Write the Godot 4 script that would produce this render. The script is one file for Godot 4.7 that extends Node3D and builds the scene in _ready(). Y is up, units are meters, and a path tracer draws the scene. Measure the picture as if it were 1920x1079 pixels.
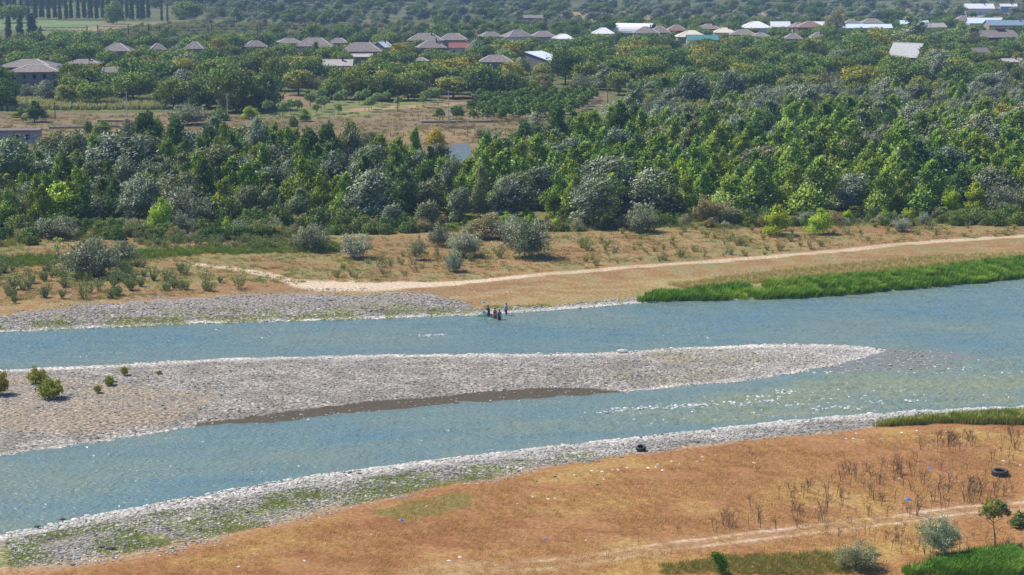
extends Node3D
# A braided river on a gravel plain, seen from a hillside: dry banks, a gravel island, river woods, a village behind.
# x runs across the view, "dist" is the distance from the viewpoint (-z), y is up; water level is y = 0.

const EDGES := {
	"near_grass": [[-43, 112.2], [-36.7, 116.1], [-31.5, 118.1], [-26.2, 120.8], [-20.9, 124.9], [-15.3, 129.6], [-11.3, 132.6], [-7.1, 136.1], [0, 139.4], [5.6, 142.9], [11.4, 145.6], [21.4, 150], [29.6, 152.2], [37.2, 155.1], [41.5, 156.6], [49.1, 158.3], [62.4, 162.4]],
	"near_water": [[-45.8, 120.2], [-39.4, 125.1], [-35.9, 127.4], [-32.3, 130], [-28.6, 132.5], [-24.7, 135.4], [-20.7, 138], [-16.4, 140.3], [-12, 142.1], [-7.5, 144.2], [-2.8, 145.9], [0, 147.3], [4.8, 149.1], [9.8, 151], [14.9, 152.9], [20, 154.8], [25.4, 157], [30.8, 158.9], [36.2, 160.2], [41.7, 161.2], [50.4, 162.6], [63.9, 166.5]],
	"island_near": [[-53.6, 142.1], [-45.6, 146.1], [-43.5, 147.1], [-41.4, 148.3], [-37.1, 150.7], [-35.1, 152.4], [-32.8, 153.7], [-30.6, 154.8], [-25.8, 156.4], [-20.9, 157.9], [-18.5, 159.1], [-13.5, 161], [-8.4, 163], [-5.3, 164], [0, 165], [5.4, 166.5], [10.8, 168.2], [17.7, 171.2], [24.5, 173.2], [29.5, 176.2], [34.7, 179.8], [38.9, 183.8], [42, 187.1], [45.5, 191.7], [77.3, 203.3]],
	"island_far": [[-65.7, 176], [-55, 178.1], [-51.2, 178.8], [-44, 180.3], [-32.9, 183], [-19, 184.5], [-9.5, 185.3], [0, 185.3], [8.3, 185.8], [12.6, 186.3], [19.3, 188.4], [26.8, 189.8], [32.9, 190.3], [36.5, 189.8], [39.9, 188.7], [42, 187.1], [43.8, 184.3], [67.5, 176.5]],
	"far_water": [[-72.2, 194.5], [-60.4, 196.5], [-48.4, 199.1], [-36.1, 201.5], [-20.8, 203.3], [-13.1, 204.5], [-4, 206.4], [2.7, 208.3], [9.4, 210.6], [17.8, 214.3], [22, 215.3], [30.3, 216], [37.4, 217.4], [44.8, 219.5], [52.5, 222.8], [60.5, 226.1], [70.7, 231.5], [91.2, 241.3]],
	"far_gravel": [[-74.8, 201.8], [-62.6, 203.9], [-54.1, 209], [-44.8, 212.6], [-29, 216.3], [-18, 217], [-11, 215.7], [-7.5, 212.3], [-4, 209.3], [2.7, 210.6], [9.5, 212.6], [15.8, 215.3], [22, 216], [30.4, 216.7], [70.9, 232.3], [91.5, 242.2]],
	"far_track": [[-56.2, 242.6], [-51.1, 240.1], [-43.6, 236.3], [-37, 232.7], [-31.9, 228], [-29.2, 223.5], [-25.4, 221.7], [-18.3, 221.3], [-7.8, 223.5], [2.9, 229.1], [10.3, 232.3], [21.1, 237.1], [33.8, 242.2], [47.2, 247.9], [59.8, 254.9], [72.4, 259.7], [79.7, 262.2], [101.6, 269.9]],
	"near_track": [[-9.8, 114.2], [-3.8, 116.1], [3.9, 117.4], [11.9, 121.2], [20.3, 123.9], [29.1, 127], [35.5, 129.3], [40.9, 130.4], [51.3, 132]],
	"wood_edge": [[-96.3, 262.2], [-80, 263.2], [-68.2, 269.4], [-58.4, 267.3], [-47.7, 269.4], [-35.4, 272.6], [-22.5, 273.7], [-9.4, 269.4], [7.7, 269.4], [20.9, 275.9], [46.7, 273.7], [84.4, 278.1], [105.7, 280.9]],
}
const FIELDS := [
	[Color(0.46, 0.405, 0.31), [[-127.6, 366.3], [-141.6, 472.4], [-111.4, 469.3], [-73.3, 469.3], [-73.6, 537], [-52.6, 527.1], [-9.9, 527.1], [31, 537], [26.3, 495.7], [5.4, 434.5], [-2.3, 366.3], [-29.9, 366.3], [-58.6, 366.3], [-81.1, 339.6], [-110.6, 316.3]]],
	[Color(0.5, 0.425, 0.32), [[-73.9, 406.8], [-34.3, 421.5], [0, 424], [-7.1, 376.2], [-29.9, 366.3], [-60.9, 366.3]]],
	[Color(0.44, 0.46, 0.29), [[-74, 483.8], [-50.9, 510], [-27.6, 521.2], [-17.7, 517.4], [-24.5, 490.5], [-43.1, 460.1], [-56.4, 451.2], [-67, 451.2]]],
	[Color(0.42, 0.45, 0.27), [[-161.8, 513.7], [-103.4, 510], [-96.9, 478.8], [-148, 469.3]]],
	[Color(0.6, 0.52, 0.41), [[-48, 480.5], [-3.2, 511.8], [6.6, 527.1], [8.1, 521.2], [-2.4, 502.7], [-47, 470.8]]],
	[Color(0.58, 0.53, 0.46), [[-99.8, 414], [-89.1, 452.7], [-86, 452.7], [-94.1, 411.6]]],
	[Color(0.5, 0.43, 0.33), [[-71.4, 533], [-52.6, 527.1], [-54.7, 487.1], [-65.4, 487.1]]],
	[Color(0.44, 0.45, 0.3), [[-237.4, 851.6], [-301.2, 1082.8], [-217.3, 1116.3], [-84.5, 1051.1], [-47.2, 953.5], [-71.1, 883.1], [-147.7, 851.6], [-187.3, 851.6]]],
	[Color(0.42, 0.49, 0.33), [[-315.1, 979.5], [-336.3, 1133.9], [-258.2, 1099.3], [-245.4, 979.5]]],
	[Color(0.5, 0.47, 0.36), [[-254.1, 966.3], [-250.6, 1066.7], [-207.7, 1066.7], [-209.5, 953.5]]],
	[Color(0.55, 0.48, 0.38), [[19.8, 1066.7], [39.3, 1274.2], [187.5, 1320.9], [186.8, 1210.1], [112.1, 1066.7]]],
	[Color(0.52, 0.47, 0.36), [[156.6, 1152], [201, 1252.1], [254.1, 1210.1], [227.5, 1051.1]]],
	[Color(0.54, 0.49, 0.41), [[242, 1152], [299, 1345.5], [448.4, 1397.6], [358.7, 1116.3]]],
]
const HOUSES := [
	[-155.1, 560, 16, 11.2, 5.2, 1.99, "hip", 6, "block", "slate", "unfinished grey block house with dark window holes and a hipped sheet roof"],
	[-164.8, 586.7, 18.2, 12.8, 5, 2.25, "hip", 0, "block", "slate", "hipped grey roof rising just behind the unfinished block house"],
	[-153.4, 616.2, 11.5, 6.9, 4, 1.46, "hip", 0, "plaster", "slate", "low grey roof mostly hidden behind round trees beside the block house"],
	[-136.3, 582.7, 4.7, 2.8, 3.2, 1.56, "gable", 0, "blue", "slate", "small pale blue walled cottage half sunk in trees"],
	[-160.3, 699.2, 11.3, 9.1, 4, 2.9, "hip", 0, "block", "slate", "pyramid-roofed grey house standing alone beyond the maize strip"],
	[-145.4, 705.3, 6.2, 5.5, 4, 2.51, "hip", 20, "plaster", "slate", "small grey roofed house with a pale hip line above walnut trees"],
	[-124.8, 677.4, 6.8, 5.4, 6, 2.61, "hip", 0, "block", "slate", "tall narrow grey house with two storeys over the walnut trees"],
	[-109, 729.2, 9.1, 6.4, 4, 2.38, "hip", 20, "plaster", "slate", "grey hipped roof with white hip line above the village trees"],
	[-98.4, 759.3, 10.9, 7.6, 4, 1.8, "hip", 15, "plaster", "slate", "low grey hipped roof with one bright hip line in the village"],
	[-83.2, 725.2, 14.9, 8.9, 4.5, 3.22, "hip", 0, "plaster", "slate", "broad dark grey hipped roof in the middle of the village"],
	[-76.4, 758.6, 8.5, 6, 4, 2.02, "hip", 0, "plaster", "slate", "small grey hip roof peeping behind the broad dark roof"],
	[-59.7, 686.8, 15, 9, 4.5, 3.25, "hip", 0, "block", "slate", "wide grey hip-roofed house with a lean-to beside dark fir"],
	[-60.5, 724.9, 8.1, 5.7, 4, 1.72, "gable", 0, "plaster", "tile", "brownish gable roof joined behind the wide hip-roofed house"],
	[-54.7, 724.9, 8.1, 5.7, 4, 2.36, "gable", 70, "plaster", "white", "white-edged steep gable roof above the wide hip-roofed house"],
	[-63.2, 622.5, 10.5, 6.3, 3, 2.03, "gable", 0, "plaster", "pale", "small white-walled shed with a pale sheet roof and stovepipe"],
	[-59.1, 675.2, 8, 4.8, 3, 1, "gable", 0, "block", "pale", "low roof with a bright ridge strip behind the pale-roofed shed"],
	[-39.1, 778.7, 15.5, 9.3, 4.2, 3, "hip", 0, "plaster", "slate", "grey-brown hipped roof, front one of two twins side by side"],
	[-26.6, 783.2, 12.7, 8.9, 4.2, 2.78, "hip", 0, "plaster", "slate", "grey hipped roof with pale ridges, smaller of two twins"],
	[-33.9, 721.8, 11.2, 7.9, 4, 2.78, "hip", 10, "block", "slate", "grey roof half hidden by a bushy tree below the twin roofs"],
	[-22.8, 738.8, 7.8, 5.5, 3, 2.19, "gable", 0, "white", "red", "small house with faded red sheet roof in the trees"],
	[-34.2, 648.9, 4.9, 4.4, 3, 1.16, "hip", 0, "block", "slate", "small grey pyramid roof deep in walnut trees"],
	[-5.9, 637.5, 11.9, 7.2, 3.4, 2.27, "hip", 0, "block", "slate", "patched grey roof behind the yellowing walnut tree"],
	[-10.6, 815.5, 9.7, 6.8, 4, 2.17, "hip", 20, "plaster", "slate", "grey roof with slanting white hip line near the yellowing walnut"],
	[2.5, 808.2, 12.6, 8.8, 4.4, 2.87, "hip", 25, "white", "slate", "large house with white-lined hip roof above the white barn"],
	[14.6, 816, 11.2, 7.8, 4, 2.42, "hip", 10, "plaster", "slate", "grey-brown hip roof beside the large white-lined roof"],
	[23.6, 795.7, 9.4, 6.6, 4, 2.12, "hip", 0, "plaster", "white", "low domed white roof among dark walnut trees"],
	[44.9, 847.8, 10.6, 8.5, 4, 2.76, "hip", 0, "white", "white", "bright white pyramid roof beside the arched barn"],
	[66.3, 853.8, 12.2, 9.8, 4, 3.03, "hip", 0, "plaster", "slate", "grey-brown hip roof next to the arched white barn"],
	[73.6, 858.5, 9.6, 7.7, 4, 3.05, "hip", 0, "plaster", "slate", "grey-brown hip roof, second out from the arched barn"],
	[83.4, 872.8, 9.8, 7.8, 4.4, 2.59, "hip", 0, "brick", "tile", "rust-brown pyramid roof on a red brick house"],
	[102.1, 895.8, 11.7, 9.4, 4.2, 2.39, "hip", 0, "plaster", "slate", "grey pyramid roof standing above the cream roofed house"],
	[85.1, 817.2, 13.7, 11, 4, 2.9, "hip", 0, "plaster", "cream", "cream hipped sheet roof on a broad low house"],
	[88.2, 799.2, 13.9, 9.8, 3.4, 2.13, "gable", 0, "plaster", "teal", "teal green sheet roof below the cream roofed house"],
	[105.9, 858.7, 10.2, 8.1, 4, 2.29, "hip", 0, "white", "cream", "small cream hip roof beside the teal one"],
	[112.2, 837, 12, 8.4, 4, 2.23, "hip", 0, "plaster", "slate", "grey hip roof on a long blue-grey house"],
	[128, 904.8, 15.2, 12.2, 4.4, 3.21, "hip", 0, "white", "white", "big white pyramid roof on the tallest village house"],
	[118.5, 820.8, 9.2, 7.4, 3.5, 1.95, "hip", 0, "block", "slate", "small grey hip roof below the big white pyramid roof"],
	[143.7, 924.6, 9.8, 6.9, 4, 2.74, "gable", 0, "white", "white", "white gable-fronted house with steep little dormer"],
	[151.5, 913.6, 8.5, 6.8, 4.2, 2.44, "hip", 15, "plaster", "slate", "dark hip roof with one pale ridge by the red house"],
	[154.3, 892.4, 13.9, 11.1, 5.2, 2.9, "hip", 0, "redwall", "tile", "brown pyramid roof on a red-walled two storey house"],
	[169.5, 944.1, 8.2, 5.8, 4, 1.96, "gable", 0, "white", "white", "flat-looking white sheet roof behind the red-walled house"],
	[131.3, 805.5, 8, 6.4, 3.5, 2.39, "hip", 0, "block", "slate", "grey hip roof with an orange patch among the trees"],
	[144.7, 815.1, 7.1, 5.7, 3.5, 2.42, "hip", 0, "block", "slate", "grey hip roof beside the one with the orange patch"],
	[189.1, 958.8, 10.2, 8.1, 4, 2.56, "hip", 0, "plaster", "slate", "brownish hip roof above the long pale blue roof"],
	[202.6, 973.1, 12.1, 8.5, 4, 2.31, "hip", 0, "plaster", "slate", "grey hip roof above the long pale blue roof"],
	[188.4, 923.9, 28.8, 8.6, 3.5, 1.91, "gable", 0, "bluewall", "ice", "long low shed with pale blue metal roof and blue wall"],
	[218.6, 895, 12.3, 6.1, 5, 2.12, "gable", 20, "white", "pale", "white two storey building with a shallow grey roof"],
	[225, 965.6, 15.1, 7.5, 4, 1.72, "gable", 0, "white", "ice", "bright white low roofs beyond the two storey white building"],
	[261.2, 997.9, 11.2, 9, 4.2, 2.95, "hip", 0, "plaster", "slate", "brown hip roof beside the ice white metal roof"],
	[266.8, 973.6, 19.4, 9.7, 4, 2.88, "gable", 0, "white", "ice", "wide ice white metal roof at the village edge"],
	[270.3, 935.3, 26.2, 13.1, 4.5, 2.49, "gable", 0, "tanwall", "bluegrey", "large shed with blue-grey roof and tan walls"],
	[227.6, 812.4, 19.2, 11.5, 4, 2.88, "gable", 15, "brown", "slate", "long dark barn with maroon gable and water tank on its roof"],
	[191.1, 703.6, 6.6, 4.6, 3, 1.67, "gable", 15, "block", "slate", "little grey gable roof in the trees near the dark barn"],
	[187, 643, 7.6, 5.3, 3, 1.14, "gable", 10, "block", "pale", "low pale roof with a brick chimney at the edge of the trees"],
	[327.3, 1211.8, 19.6, 9.8, 4.5, 3.23, "gable", 0, "white", "white", "far white warehouse roof beyond the village"],
	[360.8, 1256.5, 11.8, 4.7, 4.5, 1.86, "gable", 0, "bluewall", "white", "far warehouse with a thin white roof and blue wall"],
	[13.1, 1062.7, 11.3, 5.6, 3.5, 1.58, "gable", 0, "block", "slate", "far grey shed at the edge of the pale fields"],
	[64.2, 898.3, 19.6, 10.8, 2.2, 3.72, "barrel", -22, "block", "white", "arched white barn with a dark open end in the village"],
	[13, 660.3, 12.3, 9.3, 2.6, 2.93, "mono", -42, "block", "ice", "white barn with one long slope of bright sheet metal"],
	[156.8, 680.3, 11.9, 9.5, 2.6, 5.43, "gable", -38, "block", "steel", "lone barn with a steep grey sheet roof above the woods"],
	[32.3, 471.7, 4.4, 3.5, 2.4, 0.9, "gable", 0, "white", "ice", "open shelter with pale flat roof in the silver trees"],
]
const TREES := [
	[-88.6, 297.2, 11.2, 9.9, "S"], [-83.3, 301.8, 7.2, 8.6, "S"], [-82.6, 320, 10.2, 6.1, "S"], [-70.4, 303.8, 11.4, 12.9, "SD"], [-71.6, 337.2, 11.9, 8, "K"], [-66.5, 333.2, 11.2, 6.3, "K"],
	[-60.7, 337.2, 9.3, 5.5, "K"], [-66.4, 289.1, 9.1, 5.1, "S"], [-57.8, 295.3, 8.2, 5.6, "GS"], [-53, 299.1, 10.1, 9.9, "S"], [-49, 301.8, 7.9, 8.1, "S"], [-53.7, 271.8, 6.9, 10.2, "O"],
	[-55.7, 266.5, 4.9, 4.1, "Y"], [-73.5, 274, 6.1, 7.4, "Y"], [-81.5, 273.4, 6.3, 7.4, "O"], [-82.2, 286.6, 5, 5.4, "S"], [-70.7, 259.4, 3.7, 7, "O"], [-76.2, 261.4, 3.5, 5, "B"],
	[-68.6, 276.2, 4.2, 4.8, "S"], [-50.9, 337.2, 11.1, 5.3, "S"], [-45.9, 325.3, 8.7, 5.6, "K"], [-39, 321.5, 10.2, 6.3, "K"], [-34.1, 320, 11.3, 6.3, "K"], [-31.2, 321.5, 11.5, 5.6, "S"],
	[-40.5, 305.8, 6.6, 5.3, "S"], [-30.7, 295.3, 9.3, 5.8, "SD"], [-40, 320, 8.2, 4, "G"], [-26.1, 325.3, 8.3, 6.2, "G"], [-22.5, 325.3, 7.9, 5.6, "G"], [-19.1, 327.6, 9.2, 3.7, "G"],
	[-23.7, 277.3, 8.2, 7.7, "S"], [-27.3, 307.2, 6.6, 3.5, "Y"], [-19, 286.6, 7.2, 6.3, "GS"], [-16.4, 305.8, 8.1, 4.4, "SD"], [-10.5, 289.1, 9, 3.8, "S"], [-13.7, 279, 6.4, 5.3, "S"],
	[-13.6, 269.1, 4.4, 3.9, "S"], [-8.5, 273.4, 6.1, 3.8, "S"], [-5.2, 275.1, 8.6, 3.5, "GS"], [-19.3, 270.7, 3.7, 3.4, "S"], [-3, 321.5, 9.2, 7.3, "GS"], [-13.9, 325.3, 7.3, 4.3, "SD"],
	[-37.7, 270.7, 3.6, 5.1, "B"], [-30.7, 269.7, 3.6, 5.3, "B"], [-41.7, 271.8, 3, 5.2, "B"], [-45.9, 274, 4.4, 5.4, "B"], [-35.3, 279, 4.7, 4.4, "GS"], [-40.1, 279, 5.1, 4, "GS"],
	[-26.4, 269.7, 3.1, 5.1, "B"], [-23.6, 266.5, 2.3, 3.8, "B"], [5, 373.6, 8.8, 5.6, "S"], [9.4, 363.8, 11.6, 5.3, "K"], [22.3, 363.8, 11.3, 6.6, "K"], [17.4, 363.8, 6.7, 4.8, "G"],
	[11.6, 335.6, 7.2, 6.6, "SD"], [5.1, 290.9, 7.4, 6.6, "S"], [1.1, 295.3, 5.1, 4.7, "S"], [13, 270.7, 7.9, 7, "S"], [22, 290.9, 8, 5.7, "G"], [21.4, 320, 7.8, 6.1, "G"],
	[28.8, 292.8, 7.4, 5.7, "Y"], [35.8, 281.9, 6.1, 7.1, "G"], [37.1, 363.8, 8.9, 7.1, "K"], [34.9, 373.6, 8.2, 5.3, "S"], [31, 273.4, 5, 4.2, "T"], [33.8, 274, 4.1, 5.2, "T"],
	[-1.7, 276.2, 7.2, 5.2, "S"], [0, 276.2, 6.4, 6.1, "SD"], [8, 337.2, 8.2, 5.3, "GS"], [2.6, 329.2, 7.9, 5.7, "S"], [90.3, 389.4, 9.4, 8.1, "S"], [86.4, 389.4, 8.2, 3.7, "K"],
	[113.7, 438.3, 7.3, 8.3, "O"], [122.5, 445.3, 6.8, 7.7, "O"], [119.4, 412.4, 7.3, 7.8, "W3"], [71.7, 345.7, 7.4, 4.9, "S"], [64.2, 329.2, 7.6, 5.2, "S"], [57.2, 350, 8, 5.5, "S"],
	[87.7, 438.3, 7.1, 7.6, "W1"], [77.1, 452.5, 9, 7.8, "S"], [70.7, 452.5, 5.9, 5.7, "SD"], [61.1, 483.8, 10.3, 9.1, "SD"], [30.4, 442.5, 9.7, 7.2, "GS"], [48.2, 467.6, 10.7, 10.3, "SD"],
	[41.6, 475.6, 8.7, 7.5, "K"], [79.4, 363.8, 8.3, 4.6, "K"], [137.4, 554.4, 11.1, 10.1, "S"], [172.1, 747.9, 15.4, 17.3, "GS"], [169.7, 910.7, 14.9, 12, "T"], [203.7, 764, 10, 11.5, "GS"],
	[109.4, 501.1, 7.6, 9.4, "S"], [111, 467.6, 7.8, 8.1, "SD"], [141.6, 510.2, 7.8, 8, "SD"], [98.1, 529.4, 8.1, 10, "O"], [-247.3, 845.8, 12.8, 4.5, "C"], [-241.6, 845.8, 13.6, 4.8, "C"],
	[-238.6, 856, 13.3, 7.5, "C"], [-206.9, 725, 8.4, 11.3, "O"], [1, 670.1, 9.4, 11.8, "W3"], [-73.9, 651.6, 9.1, 6.5, "K"], [20.9, 537.5, 6.2, 8.1, "O"], [10.3, 533.4, 4.2, 5.4, "R"],
	[-83.3, 437, 5.5, 11.5, "O"], [-124.3, 443.9, 5.1, 5.9, "K"], [-69.8, 451.1, 3.2, 5.1, "Y"], [-76.8, 448.2, 3, 5.9, "B"], [-132, 457, 2.4, 3.7, "G"], [-103.5, 416.1, 3, 2.4, "B"],
	[-100.9, 418.6, 2.6, 3.9, "G"], [-91.1, 404, 4.9, 4.4, "O"], [-119.7, 533.4, 4.2, 10, "W0"], [-17.5, 392.7, 3.4, 4.4, "YB"], [-7, 404, 2.7, 5.1, "O"], [-32.3, 389.4, 3.4, 6.1, "O"],
	[-55.3, 431.6, 2.4, 2.7, "B"], [-54.6, 445.3, 3, 3.4, "G"], [-60.4, 510.2, 2.8, 3.2, "K"], [-51.7, 510.2, 3.1, 2.9, "K"], [28.3, 550.1, 7.5, 7.9, "GS"], [-200.1, 1075.4, 12.7, 17.5, "W1"],
	[-244, 1059.4, 13.2, 11.9, "W1"], [-312.4, 1075.4, 10.4, 20.2, "W1"], [-142.3, 478.8, 8.5, 9, "W0"], [-133.9, 529.4, 9.3, 13.3, "W0"], [-110.6, 499.3, 8.5, 12.5, "W1"], [-96.2, 485.5, 7.7, 11.4, "W1"],
	[-112.2, 545.8, 8.6, 15.4, "W0"], [-93.2, 529.4, 10, 14.1, "W1"], [-88.3, 483.8, 8.1, 12.1, "W0"], [-75.9, 472.4, 11.5, 14.1, "W0"], [-69.9, 478.8, 9.6, 12, "W0"], [-75.6, 545.8, 10, 10.3, "W1"],
	[-127.8, 492.3, 5.7, 7.1, "W2"], [-119, 488.8, 6.5, 10.7, "W1"], [-66, 529.4, 7.2, 10, "W2"], [-46.5, 513.9, 8.3, 11.3, "W1"], [-38.2, 510.2, 7.8, 11.2, "W0"], [-31, 510.2, 6.2, 9.6, "W0"],
	[-44.5, 561, 9, 14.1, "W1"], [-54.5, 513.9, 5.9, 8.1, "W1"], [-17.8, 517.7, 6, 11.4, "W2"], [-9.7, 517.7, 8.8, 12.2, "W0"], [-1.6, 517.7, 7.2, 9.7, "W0"], [4.1, 521.5, 5.4, 8.2, "W1"],
	[-27.4, 550.1, 8.4, 13.8, "W1"], [-16, 572.4, 8.7, 12.6, "W2"], [17.8, 572.4, 11.3, 12.6, "W0"], [27.8, 596.6, 10.9, 11.2, "W1"], [-57.9, 228.7, 5.6, 8.6, "O"], [-55.5, 237.6, 3.5, 5.3, "O"],
	[-29.7, 248, 4.3, 5.5, "O"], [-22.9, 242.7, 4.6, 4.8, "OS"], [-13.8, 241.4, 3.6, 2.6, "OS"], [-10.6, 252.2, 3.3, 3.7, "O"], [-6.5, 243.6, 4.2, 5.3, "OS"], [1.9, 243.1, 5.9, 7.6, "O"],
	[-7.9, 231.9, 3.1, 3, "OS"], [20.2, 266, 4.2, 5.6, "O"], [-4.5, 260.4, 4, 6.6, "T"], [-0.8, 259.4, 3.7, 5.8, "OS"], [41.2, 262.9, 4.3, 4.3, "Y"], [47.9, 263.9, 3.6, 4, "Y"],
	[61.6, 266.5, 2.7, 3, "OS"], [33.5, 275.1, 2.7, 6.1, "T"], [-42.7, 259.4, 1.8, 5.8, "H"], [-38.8, 260.4, 1.6, 5.1, "H"], [-45.8, 258.4, 1.7, 3.3, "H"], [-51.7, 265.5, 3.3, 5, "O"],
	[-65.3, 241.8, 3.1, 2.3, "WS"], [24.7, 116.4, 2.3, 3.3, "NO"], [31.4, 118.8, 3.1, 3.6, "NO"], [36, 121.1, 3.7, 2.3, "NT"], [14.9, 115.1, 1.6, 1.4, "NY"], [39.1, 125.3, 1.3, 1.7, "NB"],
	[-49, 170.3, 1.7, 2.2, "IW"], [-45.9, 163.9, 2.1, 3, "IW"], [-51.5, 165.4, 2.7, 2.4, "IW"], [-41.2, 169.2, 1, 1.2, "IW"], [-40.6, 173.4, 1, 1, "IW"], [-41.7, 166.2, 0.8, 1, "IW"],
	[-37, 173.9, 0.4, 0.7, "IW"],
]
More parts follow.
